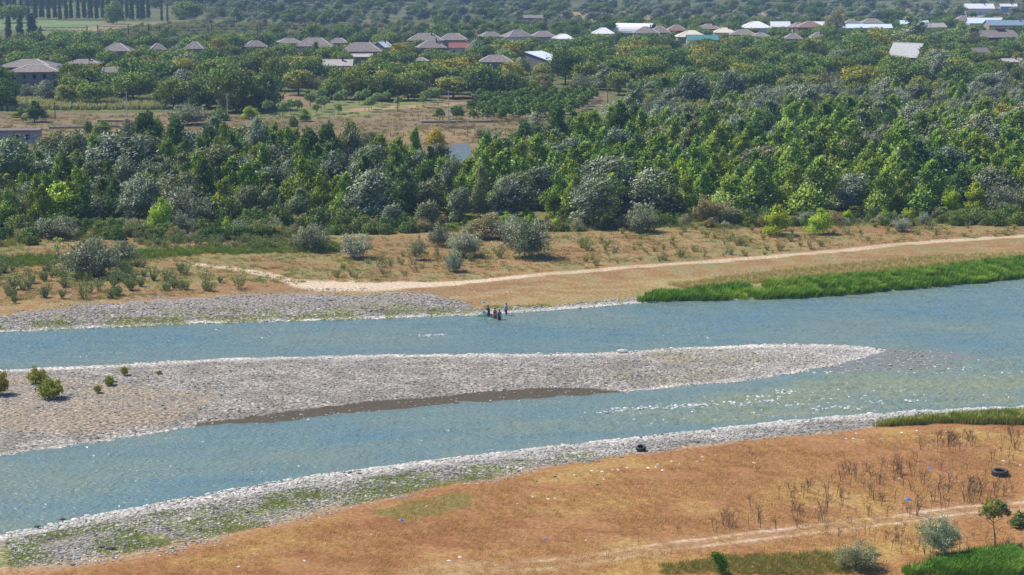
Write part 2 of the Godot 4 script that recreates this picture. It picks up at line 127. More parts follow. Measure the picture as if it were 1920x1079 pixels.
const ZONES := {
	"wood_left": [[-85.7, 265.5], [-69.2, 273.4], [-59.1, 270.7], [-48.5, 274], [-35.8, 276.2], [-22.7, 276.2], [-9.5, 274], [-10.7, 308.5], [-26.2, 320], [-34.9, 347.4], [-57.5, 359.1], [-74.4, 359.1], [-81.6, 341.4], [-102.1, 317.8]],
	"wood_right": [[-9.5, 274], [7.9, 276.2], [21.4, 281.9], [48.1, 281.9], [86.9, 283.7], [119.9, 363.8], [131.6, 404], [94.7, 408.8], [62, 404], [35.9, 394.9], [21.5, 404], [11.7, 371.6], [0, 352.7], [-7.2, 325.3], [-10.7, 308.5]],
	"wood_mid": [[21.5, 404], [35.9, 394.9], [62, 404], [131.6, 404], [167.8, 517.7], [86.5, 513.9], [45.8, 506.5], [30.2, 472.4]],
	"village": [[-162.2, 510.2], [-100.3, 487.1], [-67.6, 487.1], [-71.5, 533.4], [-52.2, 523.5], [-9.8, 523.5], [29.9, 533.4], [45.8, 506.5], [167.8, 517.7], [254.5, 789.5], [138.2, 826.2], [9.8, 789.5], [-60.9, 755.9], [-131.3, 755.9], [-246.9, 780.8]],
	"village_back": [[-246.9, 780.8], [-131.3, 755.9], [-60.9, 755.9], [9.8, 789.5], [138.2, 826.2], [254.5, 789.5], [321.7, 1000.1], [171.8, 1028.9], [73.2, 986.3], [-17.6, 947], [-72.4, 899.2], [-143.3, 826.2], [-181.7, 826.2], [-261.1, 826.2]],
	"far_scrub": [[-206.3, 1059.4], [-80.4, 1000.1], [74.2, 1000.1], [330.9, 1028.9], [428.9, 1336.3], [188.4, 1388.1], [-25.7, 1388.1], [-246.5, 1288.3]],
	"far_wood": [[-264.7, 1361.7], [-26.7, 1443.9], [197.9, 1458.6], [463.2, 1443.9], [1085.1, 2632.3], [-1020.3, 2632.3], [-519.6, 1336.3]],
	"meadow": [[-235.9, 856], [-209.4, 1075.4], [-82.7, 1028.9], [-17.6, 947], [-72.4, 899.2], [-145, 835.9], [-183.8, 835.9]],
	"orchard_green": [[-68.1, 454], [-44.5, 460], [-24.4, 488.8], [-17.6, 513.9], [-41.7, 513.9], [-62.3, 499.3]],
	"orchard_dark": [[-20.7, 442.5], [-11.4, 457], [-8.7, 510.2], [8.1, 517.7], [25.8, 517.7], [17, 452.5], [0, 442.5]],
	"maize": [[-148, 474], [-97.1, 478.8], [-101.9, 502.9], [-159.1, 510.2]],
	"weeds_far_left": [[-65.6, 209.8], [-54.8, 212.2], [-43.5, 216.6], [-32.3, 220.1], [-49.4, 235.5], [-72.5, 237.6]],
	"weeds_far_mid": [[-24.4, 225.7], [-14.5, 227.6], [-4.5, 237.6], [3.1, 246.2], [-4.8, 250.8], [-24.4, 239.7]],
	"weeds_far_back": [[-54.1, 250.8], [-31.4, 247.1], [-25.5, 250.8], [-33.6, 265.5], [-63.9, 265.5]],
	"weeds_far_right": [[9, 235.5], [22.1, 239.7], [40.6, 246.2], [60.5, 257.9], [76.2, 261.4], [83, 273.4], [20.6, 270.7], [8, 250.8]],
	"stalks": [[17.8, 129.7], [13.8, 123.5], [22.1, 124.7], [30.9, 127.8], [41.7, 132.4], [47.5, 151.9], [39.9, 150.1], [32.2, 145.9], [27, 138.1]],
	"stalks_low": [[19.3, 122.3], [40.6, 127.8], [38.2, 119.9], [28.7, 117.7], [24.3, 123.5]],
	"near_dry": [[-34, 114.7], [36.5, 114.7], [48, 153.7], [21.1, 147.6], [1.8, 138.9], [-11, 129.7], [-20.5, 122.5], [-27.5, 117.7]],
	"far_bank": [[-65.1, 208.2], [-43.2, 214.9], [-29.8, 222.7], [-22.8, 223.4], [-7.9, 224.9], [2.9, 231.1], [22, 238.9], [60.1, 256.5], [80.3, 262.9], [83.5, 273.4], [20.5, 269.7], [8.3, 262.9], [-26.4, 260.4], [-62.7, 260.4], [-77.9, 250.8]],
	"near_green": [[27.7, 115], [30.8, 117.1], [34.9, 119.3], [38.5, 120.9], [36.8, 115]],
	"near_olive": [[10.8, 116.8], [17.2, 119], [23.6, 119.5], [24.3, 115.3], [10.6, 115.1]],
	"bank_grass": [[16.4, 214.2], [23.3, 214.9], [37.3, 216.6], [52.3, 222], [70.8, 230.7], [74.1, 241.8], [62.9, 235.5], [46.3, 227.6], [31.1, 222], [18.7, 217.7]],
	"bank_straw": [[23.1, 220.1], [37.4, 225.7], [51, 232.7], [63.6, 238.4], [74.6, 243.6], [75.7, 247.1], [56.8, 241.8], [36.1, 231.5], [20.6, 222.7]],
	"near_tussock": [[33.8, 153.7], [40.2, 155.3], [48.3, 154.6], [49.6, 159.1], [41.7, 157.2]],
	"green_strip": [[-43.6, 245.3], [-25.1, 247.1], [-20.7, 250.8], [-25.8, 254.5], [-44.5, 250.8], [-75.3, 241.8], [-72.7, 233.5], [-62.7, 237.6]],
	"wood_foot": [[-77.9, 250.8], [-66.2, 257.9], [-45.8, 257.9], [-33.2, 261.9], [-8.4, 265.5], [8.4, 265.5], [20.5, 269.7], [83.3, 272.9], [86, 281.9], [47.7, 279.6], [21.2, 279.6], [-9.5, 272.9], [-35.5, 274], [-68.5, 270.7], [-81.6, 262.9]],
	"fields": [[-111.9, 363.8], [-139.7, 466.1], [-109.9, 463], [-72.8, 466.1], [-46.7, 467.6], [-9.5, 510.2], [30.5, 529.4], [5.4, 431.6], [-2.5, 394.9], [-30.5, 373.6], [-59.8, 373.6], [-84.6, 354.5]],
	"green_patch": [[-10.9, 128.7], [-8.6, 131.7], [-4.8, 133.5], [-2.6, 133.1], [-4.6, 129.1], [-9.1, 126.5]],
	"near_moss": [[-39.5, 122.9], [-31.6, 127.2], [-24.1, 131.7], [-16, 136.4], [-7.3, 140.4], [0, 143.5], [9.5, 146.8], [11.3, 145.6], [1.8, 139.6], [-7, 134.9], [-15.2, 129.1], [-22.6, 123.2], [-29.6, 118.6], [-37.5, 116.1]],
	"far_moss": [[-62.7, 200.1], [-43, 203.8], [-23.6, 205.6], [-6.7, 209.5], [2.7, 211.5], [15.1, 214.9], [14.9, 212.8], [2.7, 208.2], [-6.6, 205.6], [-23.3, 202.2], [-42.2, 199.8], [-61.7, 196.9]],
	"mud": [[-30.3, 156.1], [-22.7, 159.9], [-13.8, 163.9], [-5.4, 166.8], [2.2, 169], [8.8, 169.8], [11.4, 168.1], [5.3, 165.6], [-5.3, 162.9], [-13.4, 159.9], [-20.8, 156.8], [-25.6, 155.3], [-29, 154.2]],
	"sand_left": [[-56.4, 175.3], [-41.7, 170.3], [-28.8, 165.4], [-31.9, 156.5], [-39.9, 151.9], [-49.5, 152.8]],
	"rapids": [[-45, 138.1], [-30.6, 142.7], [-17.4, 149.3], [2, 157.4], [12.6, 162.3], [25, 168.5], [33.8, 175.3], [57.6, 185.1], [50.8, 162.3], [33.1, 159.9], [17.2, 156.5], [2, 152.8], [-17.1, 145.9], [-29.8, 138.9], [-43.5, 133.1]],
	"pond": [[-20.6, 363.8], [-16.5, 375.7], [-13.5, 390.4], [-10.1, 394.9], [-9.1, 379.8], [-8.9, 354.5], [-14, 341.4], [-19.6, 347.4]],
	"shoal": [[35.6, 185.1], [40.9, 187.7], [48, 187.2], [51.4, 184], [46, 179.1], [38.7, 177.1], [34.1, 176.7]],
}
const LANDMARKS := [
	["the ruined block building", -115.1, 397.1],
	["the unfinished block house", -158.1, 561],
	["the maize strip", -116.7, 492.3],
	["the grey field bush", -83.3, 437],
	["the pyramid-roofed grey house", -163.8, 710.5],
	["the concrete slabs", -86.3, 438.3],
	["the green orchard", -47.5, 475.6],
	["the pale-roofed shed", -63.5, 622.9],
	["the dark fir", -73.9, 651.6],
	["the wide hip-roofed house", -61.3, 699.9],
	["the twin grey roofs", -32.5, 776.5],
	["the wooden field hut", -10.2, 501.1],
	["the yellowing walnut", 1, 670.1],
	["the white barn", 13.5, 667],
	["the brown bush", 10.3, 533.4],
	["the dark orchard", 5.9, 475.6],
	["the pond", -10.4, 368.7],
	["the yellow bush", -17.5, 392.7],
	["the brush pile", -13.4, 428.9],
	["the arched white barn", 57.6, 845.8],
	["the teal roof", 88.6, 798.4],
	["the big white pyramid roof", 129.7, 910.7],
	["the red-walled house", 156.4, 899.2],
	["the steep grey barn roof", 154.7, 667],
	["the long blue roof", 186.6, 910.7],
	["the tall village poplar", 172.1, 747.9],
	["the dark maroon barn", 227.7, 807.4],
	["the pale brick-chimneyed roof", 190.3, 651.6],
	["the open shelter", 32.7, 475.6],
	["the big grey bank bush", -57.9, 228.7],
	["the low dark hedge", -41.9, 259.4],
	["the round olive bush", 1.9, 243.1],
	["the silver bank bush", -6.5, 243.6],
	["the twin lime bushes", 44.6, 263.4],
	["the straw tamarisk", 33.5, 275.1],
	["the grey bush at the wood edge", 20.2, 266],
	["the lime bush by the wood", -55.7, 266.5],
	["the big swept willow", -23.7, 277.3],
	["the rusty bush", 119.4, 412.4],
	["the lone grey weed bush", 61.6, 266.5],
	["the far poplar row", -266.6, 1091.8],
	["the far white warehouse", 340, 1254.5],
	["the pale far fields", 83.5, 1126.2],
]
const SMALL_MARKS := [
	["the flat truck tyre", 41.3, 138.6],
	["the fat shore tyre", 11.5, 145.8],
	["the bright blue bag", 32.1, 132],
	["the bare-stemmed young tree", 36, 121.1],
	["the big willow shrub", 31.4, 118.8],
	["the small willow shrub", 24.7, 116.4],
	["the leafy lime sapling", 14.9, 115.1],
	["the green grass patch", -6.8, 130.4],
	["the shore tussocks", 42.3, 155.5],
	["the blue scrap in the stalks", 35.8, 140.5],
	["the wheel ruts", 20.2, 123.1],
	["the dark blue scrap", 2.5, 122.6],
	["the big grey bank bush", -57.9, 228.7],
	["the low dark hedge", -41.9, 259.4],
	["the round olive bush", 1.9, 243.1],
	["the silver bank bush", -6.5, 243.6],
	["the twin lime bushes", 44.6, 263.4],
	["the lone grey weed bush", 61.6, 266.5],
	["the wood-edge grey bush", 20.2, 266],
	["the fork in the dirt track", -29, 222],
	["the silver bank tree", -22.9, 242.7],
	["the start of the dirt track", -49.8, 237.6],
	["the waders", -2, 205],
	["the straw tamarisk", 33.5, 275.1],
	["the green bank strip", 46, 225.7],
	["the stony streak", -70.6, 247.1],
	["the wooden field hut", -10.2, 501.1],
	["the brush heaps", -13.4, 427.6],
	["the pond", -10.4, 368.7],
	["the yellow bush", -17.5, 392.7],
	["the brown bush", 10.3, 533.4],
	["the pale orchard pole", -47.1, 451.1],
	["the orchard kerb", -18.9, 441.1],
	["the white litter bar", 7.3, 139.8],
	["the lime island shrubs", -47.2, 166.4],
	["the dark orchard pole", 26.4, 472.4],
	["the lone field shrub", -54.6, 445.3],
]

var rng := RandomNumberGenerator.new()
var taken := {}
var mats := {}
var zones := {}
var edge := {}          # name -> PackedFloat32Array of dist, one value every 0.25 m from x = -150
var rough := FastNoiseLite.new()

# ------------------------------------------------------------------ small helpers
func numbered(called: String) -> String:
	var k: int = taken.get(called, 0)
	taken[called] = k + 1
	return called if k == 0 else "%s_%03d" % [called, k]

func tag(o: Node, label: String, category: String, group := "") -> Node:
	o.set_meta("label", label)
	o.set_meta("category", category)
	if group != "":
		o.set_meta("group", group)
	return o

func thing(called: String, label: String, category: String, at := Vector3.ZERO, turn := 0.0, group := "") -> Node3D:
	var o := Node3D.new()
	o.name = numbered(called)
	add_child(o, true)
	o.position = at
	o.rotation.y = turn
	tag(o, label, category, group)
	return o

func put(parent: Node, called: String, mesh: Mesh, mat: Material, at := Vector3.ZERO) -> MeshInstance3D:
	var o := MeshInstance3D.new()
	o.name = numbered(called) if parent == self else called
	o.mesh = mesh
	if mat != null:
		o.material_override = mat
	parent.add_child(o, true)
	o.position = at
	return o

func structure(called: String, mesh: Mesh, mat: Material, label: String) -> MeshInstance3D:
	var o := put(self, called, mesh, mat)
	o.set_meta("kind", "structure")
	o.set_meta("label", label)
	o.set_meta("category", called.replace("_", " "))
	return o

func stuff(o: Node, label: String, category: String) -> void:
	o.set_meta("kind", "stuff")
	tag(o, label, category)

func lin(r: float, g: float, b: float) -> Color:      # a linear base colour as albedo_color
	return Color(r, g, b).linear_to_srgb()

func mat(key: String, col: Color, roughness := 0.9, tinted := false, metal := 0.0) -> StandardMaterial3D:
	if mats.has(key):
		return mats[key]
	var m := StandardMaterial3D.new()
	m.albedo_color = col
	m.roughness = roughness
	m.metallic = metal
	m.vertex_color_use_as_albedo = tinted
	m.cull_mode = BaseMaterial3D.CULL_DISABLED
	mats[key] = m
	return m

func leaf_mat(key: String, tint: Color, through := 0.6) -> StandardMaterial3D:
	if mats.has(key):
		return mats[key]
	var m := mat(key, tint, 0.7, true)
	m.metallic_specular = 0.3
	m.backlight_enabled = true
	m.backlight = Color(through, through, through * 0.6)
	return m

func blotchy(key: String, a: Color, b: Color, size: float, roughness := 0.9) -> StandardMaterial3D:
	# a weathered surface: blotches between two colours, triplanar in metres
	if mats.has(key):
		return mats[key]
	var m := mat(key, Color.WHITE, roughness)
	var n := FastNoiseLite.new()
	n.seed = key.hash() % 1000
	n.frequency = 0.02
	n.fractal_octaves = 5
	var t := NoiseTexture2D.new()
	t.noise = n
	t.width = 256
	t.height = 256
	t.seamless = true
	var g := Gradient.new()
	g.set_color(0, a)
	g.set_color(1, b)
	g.set_offset(0, 0.25)
	g.set_offset(1, 0.75)
	t.color_ramp = g
	m.albedo_texture = t
	m.uv1_triplanar = true
	m.uv1_world_triplanar = true
	m.uv1_scale = Vector3.ONE / size
	return m

class Shape:
	var v := PackedVector3Array()
	var n := PackedVector3Array()
	var c := PackedColorArray()
	var i := PackedInt32Array()
	var tint := Color.WHITE
	func vert(p: Vector3, nn: Vector3) -> int:
		v.append(p); n.append(nn); c.append(tint)
		return v.size() - 1
	func tri(a: Vector3, b: Vector3, d: Vector3) -> void:
		var nn := (d - a).cross(b - a).normalized()
		var k := v.size()
		for p in [a, b, d]:
			v.append(p); n.append(nn); c.append(tint); i.append(k); k += 1
	func quad(a: Vector3, b: Vector3, d: Vector3, e: Vector3) -> void:
		tri(a, b, d); tri(a, d, e)
	func box(lo: Vector3, hi: Vector3) -> void:
		var p := []
		for k in 8:
			p.append(Vector3(hi.x if k & 1 else lo.x, hi.y if k & 2 else lo.y, hi.z if k & 4 else lo.z))
		quad(p[4], p[6], p[7], p[5]); quad(p[1], p[3], p[2], p[0])
		quad(p[0], p[2], p[6], p[4]); quad(p[5], p[7], p[3], p[1])
		quad(p[6], p[2], p[3], p[7]); quad(p[0], p[4], p[5], p[1])
	func tube(pts: Array, r0: float, r1: float, sides := 5) -> void:
		var rings := []
		for k in pts.size():
			var ax: Vector3 = (pts[mini(k + 1, pts.size() - 1)] - pts[maxi(k - 1, 0)]).normalized()
			var side := ax.cross(Vector3(0.31, 0.2, 0.93)).normalized()
			var other := ax.cross(side)
			var rad := lerpf(r0, r1, float(k) / (pts.size() - 1))
			var ring := []
			for s in sides:
				var an := TAU * s / sides
				var o: Vector3 = side * cos(an) + other * sin(an)
				ring.append(vert(pts[k] + o * rad, o))
			rings.append(ring)
		for k in pts.size() - 1:
			for s in sides:
				var t := (s + 1) % sides
				i.append_array([rings[k][s], rings[k + 1][s], rings[k][t], rings[k][t], rings[k + 1][s], rings[k + 1][t]])
	func leaf(p: Vector3, axis: Vector3, side: Vector3, col: Color, facing := Vector3.ZERO) -> void:
		var nn := side.cross(axis).normalized()
		if facing != Vector3.ZERO and nn.dot(facing) > 0.1:
			nn = (nn * 0.6 + facing * 0.7).normalized()
		var k := v.size()
		v.append(p); v.append(p + axis * 0.45 + side * 0.5); v.append(p + axis); v.append(p + axis * 0.45 - side * 0.5)
		for q in 4:
			n.append(nn); c.append(col)
		i.append_array([k, k + 2, k + 1, k, k + 3, k + 2])
	func done() -> ArrayMesh:
		var a := []
		a.resize(Mesh.ARRAY_MAX)
		a[Mesh.ARRAY_VERTEX] = v; a[Mesh.ARRAY_NORMAL] = n; a[Mesh.ARRAY_COLOR] = c; a[Mesh.ARRAY_INDEX] = i
		var m := ArrayMesh.new()
		m.add_surface_from_arrays(Mesh.PRIMITIVE_TRIANGLES, a)
		return m

# ------------------------------------------------------------------ the lie of the land
func read_edges() -> void:
	for k in EDGES:
		var pts: Array = EDGES[k]
		var t := PackedFloat32Array()
		var at := 0
		for q in 1201:
			var x := -150.0 + q * 0.25
			while at < pts.size() - 2 and x > pts[at + 1][0]:
				at += 1
			var a: Array = pts[at]
			var b: Array = pts[at + 1]
			t.append(lerpf(a[1], b[1], (x - a[0]) / (b[0] - a[0])))
		edge[k] = t
	for k in ZONES:
		var p := PackedVector2Array()
		for q in ZONES[k]:
			p.append(Vector2(q[0], q[1]))
		zones[k] = p

func at_edge(k: String, x: float) -> float:
	return edge[k][clampi(roundi((x + 150.0) * 4.0), 0, 1200)]

func shore(x: float, d: float) -> float:      # metres out of the water; negative in the river
	var near_land := at_edge("near_water", x) - d
	var island := minf(d - at_edge("island_near", x), at_edge("island_far", x) - d)
	var far_land := d - at_edge("far_water", x)
	return maxf(near_land, maxf(island, far_land)) + rough.get_noise_2d(x * 3.0, d * 2.0) * 0.7

func land(x: float, d: float) -> float:
	if d > 300.0 or absf(x) > 110.0:
		return 0.6
	var s := shore(x, d)
	var y := 0.0
	if s < 0.0:
		y = maxf(-0.9, s * 0.12)
	else:
		y = 0.5 * smoothstep(0.0, 7.0, s) + 0.02 * s / (1.0 + s)
		y += (rough.get_noise_2d(x * 0.9, d * 0.9) * 0.12 + rough.get_noise_2d(x * 4.0 + 90.0, d * 4.0) * 0.035) * smoothstep(0.0, 4.0, s)
	if s > 0.0 and d > 200.0:
		y += 0.12 * smoothstep(4.0, 20.0, d - at_edge("far_water", x))
	return y

func inside(zone: String, x: float, d: float) -> bool:
	return Geometry2D.is_point_in_polygon(Vector2(x, d), zones[zone])

func spot(x: float, d: float) -> Vector3:
	return Vector3(x, land(x, d), -d)

# ------------------------------------------------------------------ ground colours
const TX0 := -92.0
const TX1 := 92.0
const TD0 := 104.0
const TD1 := 300.0
const TW := 1600
const TH := 1400
var rows := []
var grain := PackedByteArray()
var patch := PackedByteArray()
var blotch := PackedByteArray()
var mask := {}

func noise_bytes(sd: int, f: float, oct := 4) -> PackedByteArray:
	var n := FastNoiseLite.new()
	n.seed = sd
	n.frequency = f
	n.fractal_octaves = oct
	return n.get_seamless_image(512, 512).get_data()

func paint_row(iy: int) -> void:
	var line := PackedByteArray()
	line.resize(TW * 3)
	var d := TD0 + (iy + 0.5) * (TD1 - TD0) / TH
	var e_ng: PackedFloat32Array = edge["near_grass"]
	var e_nw: PackedFloat32Array = edge["near_water"]
	var e_in: PackedFloat32Array = edge["island_near"]
	var e_if: PackedFloat32Array = edge["island_far"]
	var e_fw: PackedFloat32Array = edge["far_water"]
	var e_fg: PackedFloat32Array = edge["far_gravel"]
	var e_ft: PackedFloat32Array = edge["far_track"]
	var e_nt: PackedFloat32Array = edge["near_track"]
	var e_we: PackedFloat32Array = edge["wood_edge"]
	var orange := Color(0.57, 0.422, 0.28)
	var yellow := Color(0.63, 0.525, 0.32)
	var rust := Color(0.505, 0.352, 0.232)
	var tan := Color(0.62, 0.53, 0.43)
	var grey := Color(0.50, 0.48, 0.445)
	var pale := Color(0.76, 0.735, 0.70)
	var mud := Color(0.325, 0.30, 0.255)
	var moss := Color(0.45, 0.475, 0.29)
	var track := Color(0.76, 0.695, 0.61)
	var grass := Color(0.38, 0.44, 0.22)
	var straw := Color(0.60, 0.545, 0.37)
	var bed := Color(0.30, 0.31, 0.27)
	for ix in TW:
		var x := TX0 + (ix + 0.5) * (TX1 - TX0) / TW
		var q := clampi(int((x + 150.0) * 4.0), 0, 1200)
		var g := grain[((iy * 3) & 511) * 512 + ((ix * 2) & 511)] / 255.0
		var b := patch[((iy * 5 >> 2) & 511) * 512 + ((ix * 3 >> 2) & 511)] / 255.0
		var a := blotch[(iy >> 1 & 511) * 512 + (ix >> 2 & 511)] / 255.0
		var wob := (a - 0.5) * 2.4 + (b - 0.5) * 2.0
		var c := bed
		var speck := 0.0                # how stony: strength of the grain
		if d < e_nw[q] + 0.3:
			var s := e_nw[q] - d
			var w := maxf(1.0, e_nw[q] - e_ng[q])
			var t := (s + wob * 0.7) / w
			if t < 1.0:
				c = pale.lerp(grey, smoothstep(0.03, 0.3, t))
				var m := smoothstep(0.42, 0.62, b * 0.55 + a * 0.45) * smoothstep(0.28, 0.55, t) * (0.85 if x < 6.0 else 0.55 * smoothstep(0.6, 0.85, t))
				c = c.lerp(moss, m)
				c = c.lerp(tan, smoothstep(0.86, 1.0, t) * 0.8)
				speck = 0.55
			else:
				c = tan.lerp(orange, smoothstep(1.0, 1.22, t))
				var y := smoothstep(0.50, 0.66, a * 0.7 + b * 0.3)
				var r := smoothstep(0.47, 0.3, a * 0.5 + b * 0.5)
				c = c.lerp(yellow, y * 0.75 * smoothstep(1.05, 1.5, t))
				c = c.lerp(rust, r * 0.85 * smoothstep(1.0, 1.3, t))
				speck = 0.22
				var gp: float = mask["green_patch"][iy * 400 + (ix >> 2)] / 255.0
				c = c.lerp(Color(0.43, 0.42, 0.22), smoothstep(0.3, 0.8, gp + (b - 0.5) * 0.8) * 0.85)
				var off := (d - e_nt[q]) * 0.93
				if x > -8.0:
					var rut := maxf(smoothstep(0.42, 0.1, absf(off - 0.75)), smoothstep(0.42, 0.1, absf(off + 0.75)))
					c = c.lerp(track, rut * (0.5 + 0.5 * smoothstep(0.3, 0.55, b)) * smoothstep(-8.0, 12.0, x))
					c = c.lerp(tan, 0.4 * smoothstep(2.2, 0.8, absf(off)))
		elif d < e_in[q] - 0.3 or (d > e_if[q] + 0.3 and d < e_fw[q] - 0.3):
			speck = 0.3
		elif d <= e_if[q] + 0.3:
			var s := minf(d - e_in[q], e_if[q] - d)
			var up := e_if[q] - d
			c = grey.lerp(pale, 0.35 * smoothstep(0.35, 0.7, b))
			c = c.lerp(pale, smoothstep(3.0, 0.6, up + wob) * 0.9)
			c = c.lerp(pale, smoothstep(20.0, 38.0, x) * 0.6)
			c = c.lerp(Color(0.58, 0.555, 0.43), 0.5 * smoothstep(0.55, 0.7, a) * smoothstep(0.0, 20.0, x))
			if x < 0.0:
				var sand: float = mask["sand_left"][iy * 400 + (ix >> 2)] / 255.0
				c = c.lerp(Color(0.55, 0.50, 0.425), 0.8 * sand * smoothstep(0.35, 0.65, b * 0.5 + a * 0.5 + 0.12))
			c = c.lerp(pale, 0.7 * smoothstep(1.4, 0.2, s))
			var md: float = mask["mud"][iy * 400 + (ix >> 2)] / 255.0
			if md > 0.01:
				c = c.lerp(mud, smoothstep(0.25, 0.6, md + (b - 0.5) * 0.5))
			speck = 0.5 * (1.0 - 0.75 * md)
		else:
			var s := d - e_fw[q]
			var w := e_fg[q] - e_fw[q]
			var t := s + wob * 1.6
			if t < w:
				c = pale.lerp(Color(0.53, 0.50, 0.47), smoothstep(0.5, 2.0, s))
				var m := smoothstep(0.40, 0.6, b) * smoothstep(1.2, 2.5, s) * smoothstep(w * 0.75, w * 0.3, s)
				c = c.lerp(moss, m * 0.85)
				speck = 0.5
			else:
				c = Color(0.54, 0.435, 0.285).lerp(Color(0.585, 0.505, 0.37), smoothstep(0.3, 0.7, b))
				c = c.lerp(Color(0.50, 0.39, 0.28), 0.6 * smoothstep(0.5, 0.3, a))
				c = c.lerp(Color(0.47, 0.46, 0.30), 0.75 * smoothstep(0.50, 0.64, a * 0.5 + b * 0.5) * smoothstep(4.0, 24.0, s))
				if s > 24.0:
					c = c.lerp(Color(0.44, 0.45, 0.28), 0.5 * smoothstep(0.42, 0.58, b) * smoothstep(-10.0, -25.0, x))
				c = c.lerp(Color(0.58, 0.54, 0.36), 0.7 * smoothstep(w + 6.0, w, t) * smoothstep(-8.0, 6.0, x))
				speck = 0.25
				if x > 14.0:
					c = c.lerp(straw, smoothstep(14.0, 9.0, s) * smoothstep(14.0, 22.0, x))
					c = c.lerp(grass, smoothstep(7.5, 4.0, s + wob) * smoothstep(14.0, 22.0, x))
			var off := (d - e_ft[q]) * 0.97
			if x > -48.0:
				var wide := 1.6 + 3.2 * exp(-pow((x + 22.0) / 9.0, 2.0))
				var tr := smoothstep(wide, wide * 0.45, absf(off + wob * 0.35)) * smoothstep(-48.0, -44.0, x)
				c = c.lerp(track, tr * (0.9 if x < 2.0 else 0.55 + 0.3 * b))
			var back := d - e_we[q]
			c = c.lerp(Color(0.40, 0.41, 0.24), 0.85 * smoothstep(-9.0, 1.0, back + wob * 2.0))
		var k := 1.0 + (g - 0.5) * 2.0 * speck
		line[ix * 3] = clampi(int(c.r * k * 255.0), 0, 255)
		line[ix * 3 + 1] = clampi(int(c.g * k * 255.0), 0, 255)
		line[ix * 3 + 2] = clampi(int(c.b * k * 255.0), 0, 255)
	rows[iy] = line

func zone_mask(name_: String, blur := 100) -> PackedByteArray:      # soft mask of a zone, 400 wide
	var m := Image.create(400, TH, false, Image.FORMAT_L8)
	for iy in TH:
		var d := TD0 + (iy + 0.5) * (TD1 - TD0) / TH
		for ix in 400:
			if inside(name_, TX0 + (ix + 0.5) * (TX1 - TX0) / 400.0, d):
				m.set_pixel(ix, iy, Color.WHITE)
	m.resize(blur, TH * blur / 400, Image.INTERPOLATE_TRILINEAR)
	m.resize(400, TH, Image.INTERPOLATE_CUBIC)
	return m.get_data()

func near_ground_material() -> StandardMaterial3D:
	grain = noise_bytes(11, 0.11, 3)
	patch = noise_bytes(12, 0.03, 5)
	blotch = noise_bytes(13, 0.02, 5)
	mask["mud"] = zone_mask("mud")
	mask["rapids"] = zone_mask("rapids", 50)
	mask["shoal"] = zone_mask("shoal", 50)
	mask["green_patch"] = zone_mask("green_patch")
	mask["sand_left"] = zone_mask("sand_left")
	rows.resize(TH)
	var job := WorkerThreadPool.add_group_task(paint_row, TH)
	WorkerThreadPool.wait_for_group_task_completion(job)
	var all := PackedByteArray()
	for r in rows:
		all.append_array(r)
	var m := mat("near_ground", Color.WHITE, 0.95)
	m.albedo_texture = ImageTexture.create_from_image(Image.create_from_data(TW, TH, false, Image.FORMAT_RGB8, all))
	m.metallic_specular = 0.25
	rows.clear()
	return m

